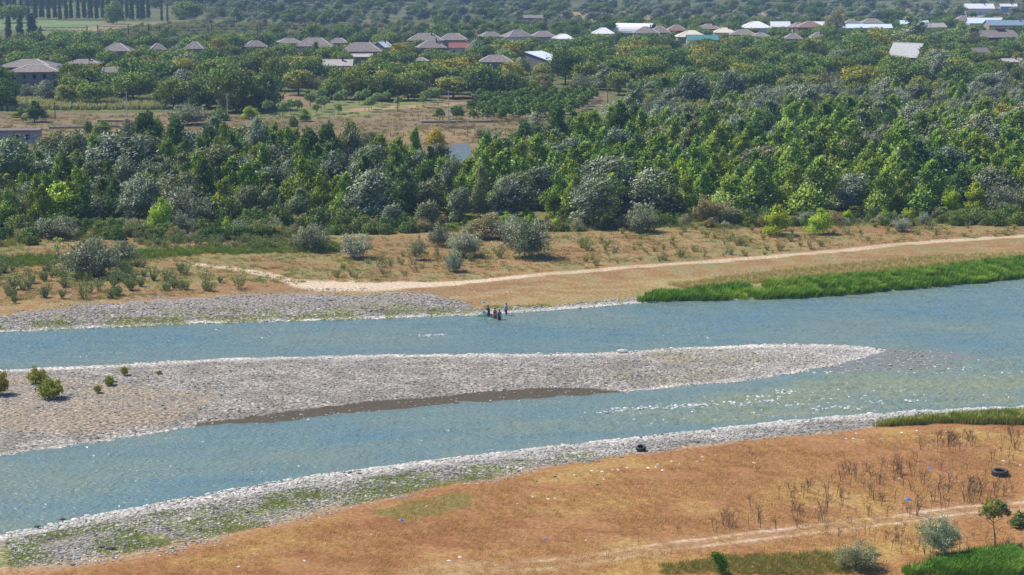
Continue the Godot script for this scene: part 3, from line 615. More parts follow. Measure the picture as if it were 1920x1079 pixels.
func near_ground() -> void:
	var m := near_ground_material()
	var step := 0.5
	var nx := int((TX1 - TX0) / step)
	var nd := int((TD1 - TD0) / step)
	var v := PackedVector3Array()
	var uv := PackedVector2Array()
	for j in nd + 1:
		for k in nx + 1:
			var x := TX0 + k * step
			var d := TD0 + j * step
			v.append(Vector3(x, land(x, d), -d))
			uv.append(Vector2((x - TX0) / (TX1 - TX0), (d - TD0) / (TD1 - TD0)))
	var nn := PackedVector3Array()
	nn.resize(v.size())
	for j in nd + 1:
		for k in nx + 1:
			var q := j * (nx + 1) + k
			var dx := v[j * (nx + 1) + mini(k + 1, nx)].y - v[j * (nx + 1) + maxi(k - 1, 0)].y
			var dz := v[maxi(j - 1, 0) * (nx + 1) + k].y - v[mini(j + 1, nd) * (nx + 1) + k].y
			nn[q] = Vector3(-dx, 2.0 * step, -dz).normalized()
	var named := [["river_bed", "silty river bed under the flowing water"], ["gravel_shore", "pebble shore with mossy patches along the near channel"], ["dry_grassland", "scorched orange and yellow grass on the near bank"],
		["gravel_island", "long grey gravel bar between the two channels"], ["far_gravel_shore", "grey pebble strip along the far bank"], ["far_dry_bank", "dry orange far bank with patchy weeds"],
		["wheel_track", "pair of pale wheel ruts across the near bank"], ["dirt_track", "pale dirt track along the far bank"]]
	var idx := []
	var map := []
	var back := []
	for z in named.size():
		idx.append(PackedInt32Array())
		var t := PackedInt32Array()
		t.resize(v.size())
		t.fill(-1)
		map.append(t)
		back.append(PackedInt32Array())
	for j in nd:
		for k in nx:
			var x := TX0 + (k + 0.5) * step
			var d := TD0 + (j + 0.5) * step
			var z := 0
			if d < at_edge("near_water", x):
				z = 1 if d > at_edge("near_grass", x) else 2
				if z == 2 and x > 0.0 and absf(d - at_edge("near_track", x)) < 1.3:
					z = 6
			elif d > at_edge("far_water", x):
				z = 4 if d < at_edge("far_gravel", x) else 5
				if x > -46.0 and absf(d - at_edge("far_track", x)) < 1.5:
					z = 7
			elif d > at_edge("island_near", x) and d < at_edge("island_far", x):
				z = 3
			var corner := [j * (nx + 1) + k, j * (nx + 1) + k + 1, (j + 1) * (nx + 1) + k, (j + 1) * (nx + 1) + k + 1]
			for w in 4:
				if map[z][corner[w]] < 0:
					map[z][corner[w]] = back[z].size()
					back[z].append(corner[w])
				corner[w] = map[z][corner[w]]
			idx[z].append_array([corner[0], corner[2], corner[1], corner[1], corner[2], corner[3]])
	for z in named.size():
		var a := []
		a.resize(Mesh.ARRAY_MAX)
		var vv := PackedVector3Array()
		var nv := PackedVector3Array()
		var uu := PackedVector2Array()
		for q in back[z]:
			vv.append(v[q]); nv.append(nn[q]); uu.append(uv[q])
		a[Mesh.ARRAY_VERTEX] = vv; a[Mesh.ARRAY_NORMAL] = nv; a[Mesh.ARRAY_TEX_UV] = uu; a[Mesh.ARRAY_INDEX] = idx[z]
		var me := ArrayMesh.new()
		me.add_surface_from_arrays(Mesh.PRIMITIVE_TRIANGLES, a)
		structure(named[z][0], me, m, named[z][1])

func far_ground() -> void:
	var w := 800
	var h := 1200
	var x0 := -520.0
	var d0 := 290.0
	var sx := 1040.0 / w
	var sd := 1400.0 / h
	var im := Image.create(w, h, false, Image.FORMAT_RGB8)
	var bigs := noise_bytes(31, 0.02, 5)
	var fine := noise_bytes(32, 0.15, 3)
	im.fill(Color(0.36, 0.38, 0.25))
	for f in FIELDS:
		var p := PackedVector2Array()
		var lo := Vector2(1e9, 1e9)
		var hi := Vector2(-1e9, -1e9)
		for q in f[1]:
			var s := Vector2((q[0] - x0) / sx, (q[1] - d0) / sd)
			p.append(s)
			lo = lo.min(s)
			hi = hi.max(s)
		var c: Color = f[0]
		for iy in range(maxi(0, int(lo.y)), mini(h, int(hi.y) + 2)):
			for ix in range(maxi(0, int(lo.x)), mini(w, int(hi.x) + 2)):
				var wob := (bigs[(iy * 3 & 511) * 512 + (ix * 3 & 511)] / 255.0 - 0.5) * 6.0
				if Geometry2D.is_point_in_polygon(Vector2(ix + 0.5 + wob, iy + 0.5 + wob * 0.5), p):
					im.set_pixel(ix, iy, c)
	for iy in h:
		for ix in w:
			var k := 0.82 + 0.22 * bigs[(iy & 511) * 512 + (ix & 511)] / 255.0 + 0.16 * fine[(iy & 511) * 512 + (ix & 511)] / 255.0
			var c := im.get_pixel(ix, iy) * k
			im.set_pixel(ix, iy, c)
	var m := mat("far_ground", Color.WHITE, 0.95)
	m.albedo_texture = ImageTexture.create_from_image(im)
	m.metallic_specular = 0.2
	m.texture_repeat = false
	var v := PackedVector3Array()
	var nv := PackedVector3Array()
	var uv := PackedVector2Array()
	var idx := PackedInt32Array()
	var xs := [-4000.0, -1500.0, -520.0, -260.0, -92.0, 0.0, 92.0, 260.0, 520.0, 1500.0, 4000.0]
	var ds := [-1500.0, 0.0, 60.0, 104.0, 200.0, 299.5, 500.0, 800.0, 1200.0, 1690.0, 2600.0, 6000.0]
	for d in ds:
		for x in xs:
			v.append(Vector3(x, 0.6 if d > 250.0 else 0.35, -d))
			nv.append(Vector3.UP)
			uv.append(Vector2((x - x0) / 1040.0, (d - d0) / 1400.0))
	for j in ds.size() - 1:
		for k in xs.size() - 1:
			if xs[k] >= -92.0 and xs[k + 1] <= 92.0 and ds[j] >= 104.0 and ds[j + 1] < 300.0:
				continue
			var q := j * xs.size() + k
			idx.append_array([q, q + xs.size(), q + 1, q + 1, q + xs.size(), q + xs.size() + 1])
	var a := []
	a.resize(Mesh.ARRAY_MAX)
	a[Mesh.ARRAY_VERTEX] = v; a[Mesh.ARRAY_NORMAL] = nv; a[Mesh.ARRAY_TEX_UV] = uv; a[Mesh.ARRAY_INDEX] = idx
	var me := ArrayMesh.new()
	me.add_surface_from_arrays(Mesh.PRIMITIVE_TRIANGLES, a)
	structure("ground", me, m, "flat plain of fields and meadows beyond the woods")

# ------------------------------------------------------------------ water
func rapid(x: float, d: float) -> float:
	var ix := clampi(int((x - TX0) / (TX1 - TX0) * 400.0), 0, 399)
	var iy := clampi(int((d - TD0) / (TD1 - TD0) * TH), 0, TH - 1)
	var k: float = mask["rapids"][iy * 400 + ix] / 255.0
	if k < 0.02:
		return 0.0
	return k * clampf(0.25 + 0.75 * smoothstep(-20.0, 25.0, x), 0.0, 1.0) * smoothstep(-0.2, -2.2, shore(x, d))

func shoal_at(x: float, d: float) -> float:
	var ix := clampi(int((x - TX0) / (TX1 - TX0) * 400.0), 0, 399)
	var iy := clampi(int((d - TD0) / (TD1 - TD0) * TH), 0, TH - 1)
	return mask["shoal"][iy * 400 + ix] / 255.0

func water_height(x: float, d: float, wild: float, wn: FastNoiseLite) -> float:
	var y := wn.get_noise_2d(x * 0.35, d * 1.3) * 0.13 + wn.get_noise_2d(x * 1.3 + 70.0, d * 3.3) * 0.06
	if wild > 0.0:
		y += wild * (wn.get_noise_2d(x * 1.1 + 33.0, d * 2.0) * 0.16 + wn.get_noise_2d(x * 3.4, d * 5.0 + 20.0) * 0.09)
	return y

func river() -> void:
	var wn := FastNoiseLite.new()
	wn.seed = 5
	wn.frequency = 0.45
	wn.fractal_octaves = 2
	var step := 0.25
	var v := PackedVector3Array()
	var cc := PackedColorArray()
	var idx := PackedInt32Array()
	var at := {}
	var nx := int(184.0 / step)
	var col_n := FastNoiseLite.new()
	col_n.frequency = 0.06
	var foam := Shape.new()
	var fr := RandomNumberGenerator.new()
	fr.seed = 77
	for k in nx:
		var x := -92.0 + k * step
		var lo := minf(at_edge("near_water", x), at_edge("near_water", x + step)) - 1.2
		var hi := at_edge("far_water", x) + 1.2
		var a := at_edge("island_near", x) + 1.2
		var b := at_edge("island_far", x) - 1.2
		for j in range(int(floor(lo / step)), int(ceil(hi / step))):
			var d := j * step
			if d > a and d < b:
				continue
			var quad := []
			for o in [[0, 0], [1, 0], [0, 1], [1, 1]]:
				var key: int = (k + o[0]) * 4096 + j + o[1]
				if not at.has(key):
					var xx: float = x + o[0] * step
					var dd: float = d + o[1] * step
					var wild := rapid(xx, dd)
					var calm := 0.15 + 0.85 * smoothstep(0.0, -2.5, shore(xx, dd))
					at[key] = v.size()
					v.append(Vector3(xx, water_height(xx, dd, wild, wn) * calm, -dd))
					var t := clampf(0.5 + col_n.get_noise_2d(xx * 0.35, dd) * 0.8 + col_n.get_noise_2d(xx * 1.6 + 50.0, dd * 9.0) * 0.5, 0.0, 1.0) * 0.55 + wild * 0.45
					cc.append(Color(0.105, 0.185, 0.20).lerp(Color(0.215, 0.24, 0.14), t).lerp(Color(0.20, 0.19, 0.16), 0.75 * shoal_at(xx, dd)))
					if wild > 0.25 and fr.randf() < 0.004 * wild + 0.09 * maxf(0.0, wild - 0.5) * smoothstep(0.08, 0.3, wn.get_noise_2d(xx * 0.14, dd * 0.5)):
						splash(foam, Vector3(xx, v[-1].y + 0.02, -dd), fr.randf_range(0.05, 0.24) * (0.6 + 0.6 * wild), fr)
				quad.append(at[key])
			idx.append_array([quad[0], quad[2], quad[1], quad[1], quad[2], quad[3]])
	var st := SurfaceTool.new()
	var arr := []
	arr.resize(Mesh.ARRAY_MAX)
	arr[Mesh.ARRAY_VERTEX] = v; arr[Mesh.ARRAY_COLOR] = cc; arr[Mesh.ARRAY_INDEX] = idx
	var raw := ArrayMesh.new()
	raw.add_surface_from_arrays(Mesh.PRIMITIVE_TRIANGLES, arr)
	st.create_from(raw, 0)
	st.generate_normals()
	var m := mat("water", Color.WHITE, 0.08, true)
	m.metallic_specular = 0.45
	var n := FastNoiseLite.new()
	n.seed = 9
	n.frequency = 0.03
	n.fractal_octaves = 4
	var t := NoiseTexture2D.new()
	t.noise = n
	t.width = 512
	t.height = 512
	t.seamless = true
	t.as_normal_map = true
	t.bump_strength = 7.0
	m.normal_enabled = true
	m.normal_texture = t
	m.normal_scale = 1.35
	m.uv1_triplanar = true
	m.uv1_world_triplanar = true
	m.uv1_scale = Vector3(0.09, 0.16, 0.24)
	structure("river", st.commit(), m, "blue-green river flowing in two channels round a gravel bar")
	for s in [[-9.5, 194.8, 1.6], [-8.6, 195, 0.8], [-10.2, 194.2, 0.7]]:
		for k in 10:
			splash(foam, Vector3(s[0] + fr.randfn() * 0.5 * s[2], 0.04, -s[1] + fr.randfn() * 0.12), fr.randf_range(0.1, 0.25), fr)
	for s in [[12.8, 162], [13.4, 162.2], [14.9, 162.4], [15.8, 162.6], [16.8, 163], [17.9, 163.4], [10.4, 161.4], [9.4, 161], [21.7, 164], [22.8, 164.2], [19, 163.6], [26.1, 165], [25.4, 166.7], [27.5, 169], [30.6, 161.8], [32.5, 162.4], [33.5, 162.2], [28.5, 163.4], [36, 164.2], [39.4, 165], [33.8, 176.5], [27.9, 168]]:
		for k in 14:
			splash(foam, Vector3(s[0] + fr.randfn() * 0.9, 0.06, -s[1] + fr.randfn() * 0.35), fr.randf_range(0.06, 0.3), fr)
	var fo := put(self, "river_foam", foam.done(), mat("foam", lin(0.78, 0.8, 0.78), 0.6))
	stuff(fo, "white foam flecks on the rapids of the river", "foam")
	# pond in the fields
	var ps := Shape.new()
	var pp: PackedVector2Array = zones["pond"]
	var tri := Geometry2D.triangulate_polygon(pp)
	for q in range(0, tri.size(), 3):
		var pa := Vector3(pp[tri[q]].x, 0.66, -pp[tri[q]].y)
		var pb := Vector3(pp[tri[q + 1]].x, 0.66, -pp[tri[q + 1]].y)
		var pc := Vector3(pp[tri[q + 2]].x, 0.66, -pp[tri[q + 2]].y)
		if (pc - pa).cross(pb - pa).y > 0.0:
			ps.tri(pa, pb, pc)
		else:
			ps.tri(pa, pc, pb)
	for q in ps.c.size():
		ps.c[q] = Color(0.16, 0.20, 0.21)
	structure("pond", ps.done(), m, "still pale pond glimpsed behind the river woods")

func splash(s: Shape, p: Vector3, size: float, r: RandomNumberGenerator) -> void:
	# one lick of broken water: a ragged low mound
	var n := 7
	var ring := []
	for k in n:
		var an := TAU * k / n
		var q := r.randf_range(0.45, 1.0)
		ring.append(p + Vector3(cos(an) * size * q, -0.03, sin(an) * size * 0.4 * q))
	var top := p + Vector3(r.randf_range(-0.3, 0.3) * size, 0.02 + size * 0.22, 0.0)
	for k in n:
		s.tri(ring[k], top, ring[(k + 1) % n])

# ------------------------------------------------------------------ stones
func stone_mesh(sd: int) -> ArrayMesh:
	var r := RandomNumberGenerator.new()
	r.seed = sd
	var s := Shape.new()
	var ring := []
	for lv in 3:
		var row := []
		var y: float = [-0.45, 0.1, 0.42][lv]
		var rad: float = [0.8, 1.0, 0.55][lv]
		for k in 6:
			var an := TAU * (k + 0.5 * lv) / 6
			row.append(Vector3(cos(an) * rad * r.randf_range(0.8, 1.15), y + r.randf_range(-0.08, 0.08), sin(an) * rad * 0.8 * r.randf_range(0.8, 1.15)))
		ring.append(row)
	for lv in 2:
		for k in 6:
			var t := (k + 1) % 6
			s.tri(ring[lv][k], ring[lv + 1][k], ring[lv][t])
			s.tri(ring[lv][t], ring[lv + 1][k], ring[lv + 1][t])
	for k in range(1, 5):
		s.tri(ring[2][0], ring[2][k + 1], ring[2][k])
	return s.done()

func crowd(called: String, mesh: Mesh, m: Material, at: Array, cols: Array, label: String, category: String) -> void:
	var mm := MultiMesh.new()
	mm.transform_format = MultiMesh.TRANSFORM_3D
	mm.use_colors = true
	mm.mesh = mesh
	mm.instance_count = at.size()
	for k in at.size():
		mm.set_instance_transform(k, at[k])
		mm.set_instance_color(k, cols[k])
	var o := MultiMeshInstance3D.new()
	o.name = numbered(called)
	o.multimesh = mm
	o.material_override = m
	add_child(o, true)
	stuff(o, label, category)

func stones() -> void:
	var m := mat("stone", Color.WHITE, 0.9, true)
	var shapes := [stone_mesh(1), stone_mesh(2), stone_mesh(3)]
	var at := [[], [], []]
	var col := [[], [], []]
	var r := RandomNumberGenerator.new()
	r.seed = 21
	var jobs := [["near", 62000], ["island", 62000], ["far", 30000]]
	for job in jobs:
		for k in job[1]:
			var x := r.randf_range(-62.0, 72.0)
			var d := 0.0
			var white := 0.0
			var size := 0.0
			if job[0] == "near":
				var a := at_edge("near_grass", x)
				var b := at_edge("near_water", x) + 0.5
				var t := pow(r.randf(), 1.25)
				d = lerpf(b, a, t * 1.25)
				if t * 1.25 + rough.get_noise_2d(x * 1.2, d * 1.5) * 0.25 + r.randf_range(-0.1, 0.1) > 1.05:
					continue
				if absf(x) > d * 0.31:
					continue
				white = (1.0 - smoothstep(0.03, 0.32, t)) * 0.85
				size = r.randf_range(0.05, 0.13) * (1.25 - 0.45 * t)
			elif job[0] == "island":
				var a := at_edge("island_near", x) - 0.4
				var b := at_edge("island_far", x) + 0.3
				if b < a:
					continue
				d = lerpf(a, b, r.randf())
				if absf(x) > d * 0.31 or (inside("mud", x, d) and r.randf() < 0.93):
					continue
				if inside("sand_left", x, d) and r.randf() < 0.45:
					continue
				white = maxf(smoothstep(4.0, 0.0, b - d), smoothstep(1.8, 0.0, d - a)) * 0.9 + 0.4 * smoothstep(15.0, 35.0, x)
				size = r.randf_range(0.035, 0.115)
			else:
				var a := at_edge("far_water", x) - 0.3
				var b := at_edge("far_gravel", x)
				if b < a + 0.4:
					continue
				d = lerpf(a, b, pow(r.randf(), 1.25) * 1.25)
				if absf(x) > d * 0.31 or (d - a) / (b - a) + rough.get_noise_2d(x * 1.3, d * 2.0) * 0.7 + r.randf_range(-0.35, 0.35) > 1.0:
					continue
				white = smoothstep(2.2, 0.3, d - a)
				size = r.randf_range(0.06, 0.15)
			if r.randf() < 0.03:
				size *= 1.9
			var bed_tone := rough.get_noise_2d(x * 1.1 + 7.0, d * 2.4)
			if bed_tone + r.randf_range(-0.25, 0.25) < -0.38:
				continue
			var y := land(x, d)
			if y < -0.1:
				continue
			var g := lerpf(r.randf_range(0.07, 0.44) * (1.0 + 0.6 * bed_tone), r.randf_range(0.36, 0.66), clampf(white, 0.0, 1.0) * float(r.randf() < 0.72))
			var q := r.randi() % 3
			var bs := Basis.from_euler(Vector3(r.randf_range(-0.3, 0.3), r.randf() * TAU, r.randf_range(-0.3, 0.3))).scaled(Vector3(size * r.randf_range(0.8, 1.4), size * r.randf_range(0.5, 0.9), size))
			at[q].append(Transform3D(bs, Vector3(x, y + size * 0.18, -d)))
			var warm := r.randf_range(0.02, 0.13)
			col[q].append(Color(g * (1.0 + warm), g * (1.0 + warm * 0.55), g * (1.0 - warm * 0.9)))
	# the drowned shoal off the island's tip: stones breaking the surface
	for k in 6500:
		var x := lerpf(30.0, 62.0, pow(r.randf(), 1.6))
		var d := r.randf_range(165.0, 205.0)
		if not inside("shoal", x, d):
			continue
		var size := r.randf_range(0.07, 0.15)
		var q := r.randi() % 3
		at[q].append(Transform3D(Basis.from_euler(Vector3(0, r.randf() * TAU, 0)).scaled(Vector3(size * 1.3, size * 0.5, size)), Vector3(x, r.randf_range(-0.09, 0.04) - 0.05 * smoothstep(40.0, 60.0, x), -d)))
		var g := r.randf_range(0.12, 0.5)
		col[q].append(Color(g * 1.08, g * 1.02, g * 0.9))
	for q in 3:
		crowd("pebbles", shapes[q], m, at[q], col[q], ["grey river pebbles covering the gravel banks", "angular grey pebbles strewn along the waterline", "mixed pale pebbles scattered over the gravel bar"][q], "pebbles")
	# single larger rocks
	for s in [[12.4, 185.8, 0.55, "pale boulder half in the water on the upper edge of the gravel bar"], [-37, 126.9, 0.22, "dark small rock standing in the shallows off the near shore"], [-35.5, 128.7, 0.2, "flat dark rock lying in the shallows near the pebble shore"], [-34, 129.7, 0.18, "small brown rock breaking the water by the near shore"], [-29.7, 120.3, 0.3, "black stone at the edge of mossy pebbles and dry grass"], [-30.5, 120.7, 0.22, "blackish stone in the mossy pebbles next to a larger one"], [-40.8, 170.4, 0.2, "grey cobble standing out on the tan end of the gravel bar"]]:
		var rk := put(self, "rock", shapes[0], mat("rock_%d" % int(s[0] * 10.0), lin(0.5, 0.49, 0.47) if s[2] > 0.5 else lin(0.09, 0.085, 0.08), 0.85))
		rk.position = Vector3(s[0], maxf(land(s[0], s[1]), -0.02) + s[2] * 0.3, -s[1])
		rk.scale = Vector3(s[2] * 1.3, s[2], s[2])
		tag(rk, s[3], "rock")

# ------------------------------------------------------------------ foliage
func crown(sd: int, o: Dictionary) -> ArrayMesh:
	# leaves in clumps on the skin of a few lobes; o: lobes, clumps, leaves, size, a, b, flip, flips, sweep, radial
	var r := RandomNumberGenerator.new()
	r.seed = sd
	var s := Shape.new()
	var lobes: Array = o.lobes
	var sweep: Vector3 = o.get("sweep", Vector3.ZERO)
	var radial: float = o.get("radial", 0.3)
	var low: float = o.get("low", -0.45)
	var spread: float = o.get("spread", 0.16)
	var ca: Color = o.a
	var cb: Color = o.b
	var cf: Color = o.get("flip", o.b)
	var total := 0.0
	for l in lobes:
		total += l[1].x * l[1].y
	for l in lobes:
		var n := int(ceil(o.clumps * 1.6 * l[1].x * l[1].y / total))
		for k in n:
			var dir := Vector3(r.randfn(), r.randfn(), r.randfn()).normalized()
			if dir.y < low:
				dir.y = -dir.y
			var f := lerpf(0.5, 1.0, pow(r.randf(), 0.45))
			var cc: Vector3 = l[0] + dir * l[1] * f
			if cc.y < 0.05:
				continue
			var big: float = (l[1].x + l[1].y) * 0.5 * spread * r.randf_range(0.7, 1.5)
			var shade := r.randf()
			var flipped: bool = r.randf() < o.get("flips", 0.0) * (0.25 + 0.9 * maxf(0.0, dir.y - dir.x * 0.4))
			var along := (dir * radial + sweep + Vector3(0, 0.15, 0)).normalized()
			for q in int(o.leaves * 1.25):
				var p: Vector3 = cc + Vector3(r.randfn(), r.randfn() * 0.7, r.randfn()) * big + along * big * r.randfn() * o.get("streak", 0.8)
				if p.y < 0.03:
					continue
				var ax: Vector3 = (along + Vector3(r.randfn(), r.randfn(), r.randfn()) * o.get("messy", 0.6)).normalized()
				var up := (dir * 0.6 + Vector3(0, 0.5, 0) + Vector3(r.randfn(), r.randfn(), r.randfn()) * 0.6).normalized()
				var side: Vector3 = ax.cross(up).normalized()
				var sz: float = o.size * r.randf_range(0.6, 1.3)
				var col := ca.lerp(cb, clampf(shade * 0.6 + r.randf() * 0.5, 0.0, 1.0))
				if flipped and r.randf() < 0.75:
					col = cf * r.randf_range(0.75, 1.1)
				s.leaf(p, ax * sz, side * sz * o.get("wide", 0.55) * 1.15, col * o.get("bright", 2.0), dir)
	return s.done()

func round_lobes(sd: int, h: float, w: float, n: int, foot := 0.2) -> Array:
	var r := RandomNumberGenerator.new()
	r.seed = sd * 7 + 1
	var out := [[Vector3(0, h * (0.5 + foot * 0.5), 0), Vector3(w * 0.32, h * (0.5 - foot * 0.5) * 0.8, w * 0.32)]]
	for k in n:
		var an := TAU * (k + r.randf() * 0.6) / n
		var y := h * r.randf_range(foot + 0.12, 0.82)
		var reach := w * 0.30 * sqrt(maxf(0.1, 1.0 - pow((y / h - 0.45) / 0.6, 2.0)))
		out.append([Vector3(cos(an) * reach, y, sin(an) * reach), Vector3(w * r.randf_range(0.17, 0.26), h * r.randf_range(0.13, 0.2), w * r.randf_range(0.17, 0.26))])
	out.append([Vector3(w * r.randf_range(-0.1, 0.1), h * 0.86, 0), Vector3(w * 0.2, h * 0.13, w * 0.2)])
	return out

func tall_lobes(sd: int, h: float, w: float, n: int) -> Array:
	var r := RandomNumberGenerator.new()
	r.seed = sd * 5 + 3
	var out := []
	for k in n:
		var t := float(k) / (n - 1)
		var taper := sqrt(maxf(0.08, 1.0 - pow(t, 1.6))) 
		var an := r.randf() * TAU
		var off := w * 0.22 * taper
		out.append([Vector3(cos(an) * off + 0.06 * h * t, h * lerpf(0.18, 0.93, t), sin(an) * off), Vector3(w * 0.34 * taper * r.randf_range(0.8, 1.15), h * r.randf_range(0.11, 0.17), w * 0.34 * taper)])
	return out

func bush_lobes(sd: int, h: float, w: float, n: int) -> Array:
	var r := RandomNumberGenerator.new()
	r.seed = sd * 3 + 5
	var out := [[Vector3(0, h * 0.30, 0), Vector3(w * 0.38, h * 0.40, w * 0.36)]]
	for k in n:
		var an := TAU * (k + r.randf()) / n
		var y := h * r.randf_range(0.12, 0.62)
		var reach := w * (0.34 - 0.22 * y / h)
		out.append([Vector3(cos(an) * reach, y, sin(an) * reach), Vector3(w * r.randf_range(0.12, 0.2), h * r.randf_range(0.16, 0.3), w * r.randf_range(0.12, 0.2))])
	for k in 3:
		out.append([Vector3(w * r.randf_range(-0.12, 0.2), h * r.randf_range(0.66, 0.8), w * r.randf_range(-0.1, 0.1)), Vector3(w * r.randf_range(0.1, 0.17), h * r.randf_range(0.14, 0.22), w * 0.14)])
	return out

func spray_lobes(sd: int, h: float, w: float, n: int) -> Array:
	# boughs fanning out from the root, bent over by the wind
	var r := RandomNumberGenerator.new()
	r.seed = sd * 9 + 4
	var out := []
	for k in n:
		var an := TAU * (k + r.randf() * 0.8) / n
		var up := r.randf_range(0.25, 1.0)
		var reach := w * 0.46 * sqrt(maxf(0.05, 1.05 - up * up))
		var tip := Vector3(cos(an) * reach + 0.10 * w * up, h * (0.10 + 0.80 * up), sin(an) * reach)
		for q in 3:
			var t := 0.42 + 0.28 * q
			var bend := Vector3(0, h * 0.10 * sin(PI * t), 0)
			var fat := r.randf_range(0.8, 1.2) * (1.0 - 0.25 * q)
			out.append([tip * t + bend, Vector3(w * 0.135 * fat, h * 0.13 * fat, w * 0.135 * fat)])
	return out

func trunk_mesh(sd: int, h: float, w: float, thick: float, limbs: int) -> ArrayMesh:
	var r := RandomNumberGenerator.new()
	r.seed = sd * 11 + 2
	var s := Shape.new()
	var top := Vector3(r.randf_range(-0.04, 0.08) * h, h * 0.72, r.randf_range(-0.04, 0.04) * h)
	s.tube([Vector3(0, -0.3, 0), Vector3(r.randf_range(-0.02, 0.02) * h, h * 0.2, 0), top * 0.6, top], thick, thick * 0.25, 6)
	for k in limbs:
		var t := r.randf_range(0.2, 0.6)
		var an := TAU * k / limbs + r.randf()
		var a: Vector3 = top * (t / 0.72)
		var e := a + Vector3(cos(an) * w * 0.33, h * r.randf_range(0.15, 0.3), sin(an) * w * 0.33)
		s.tube([a, a.lerp(e, 0.5) + Vector3(0, -h * 0.02, 0), e], thick * 0.45, thick * 0.1, 4)
	return s.done()

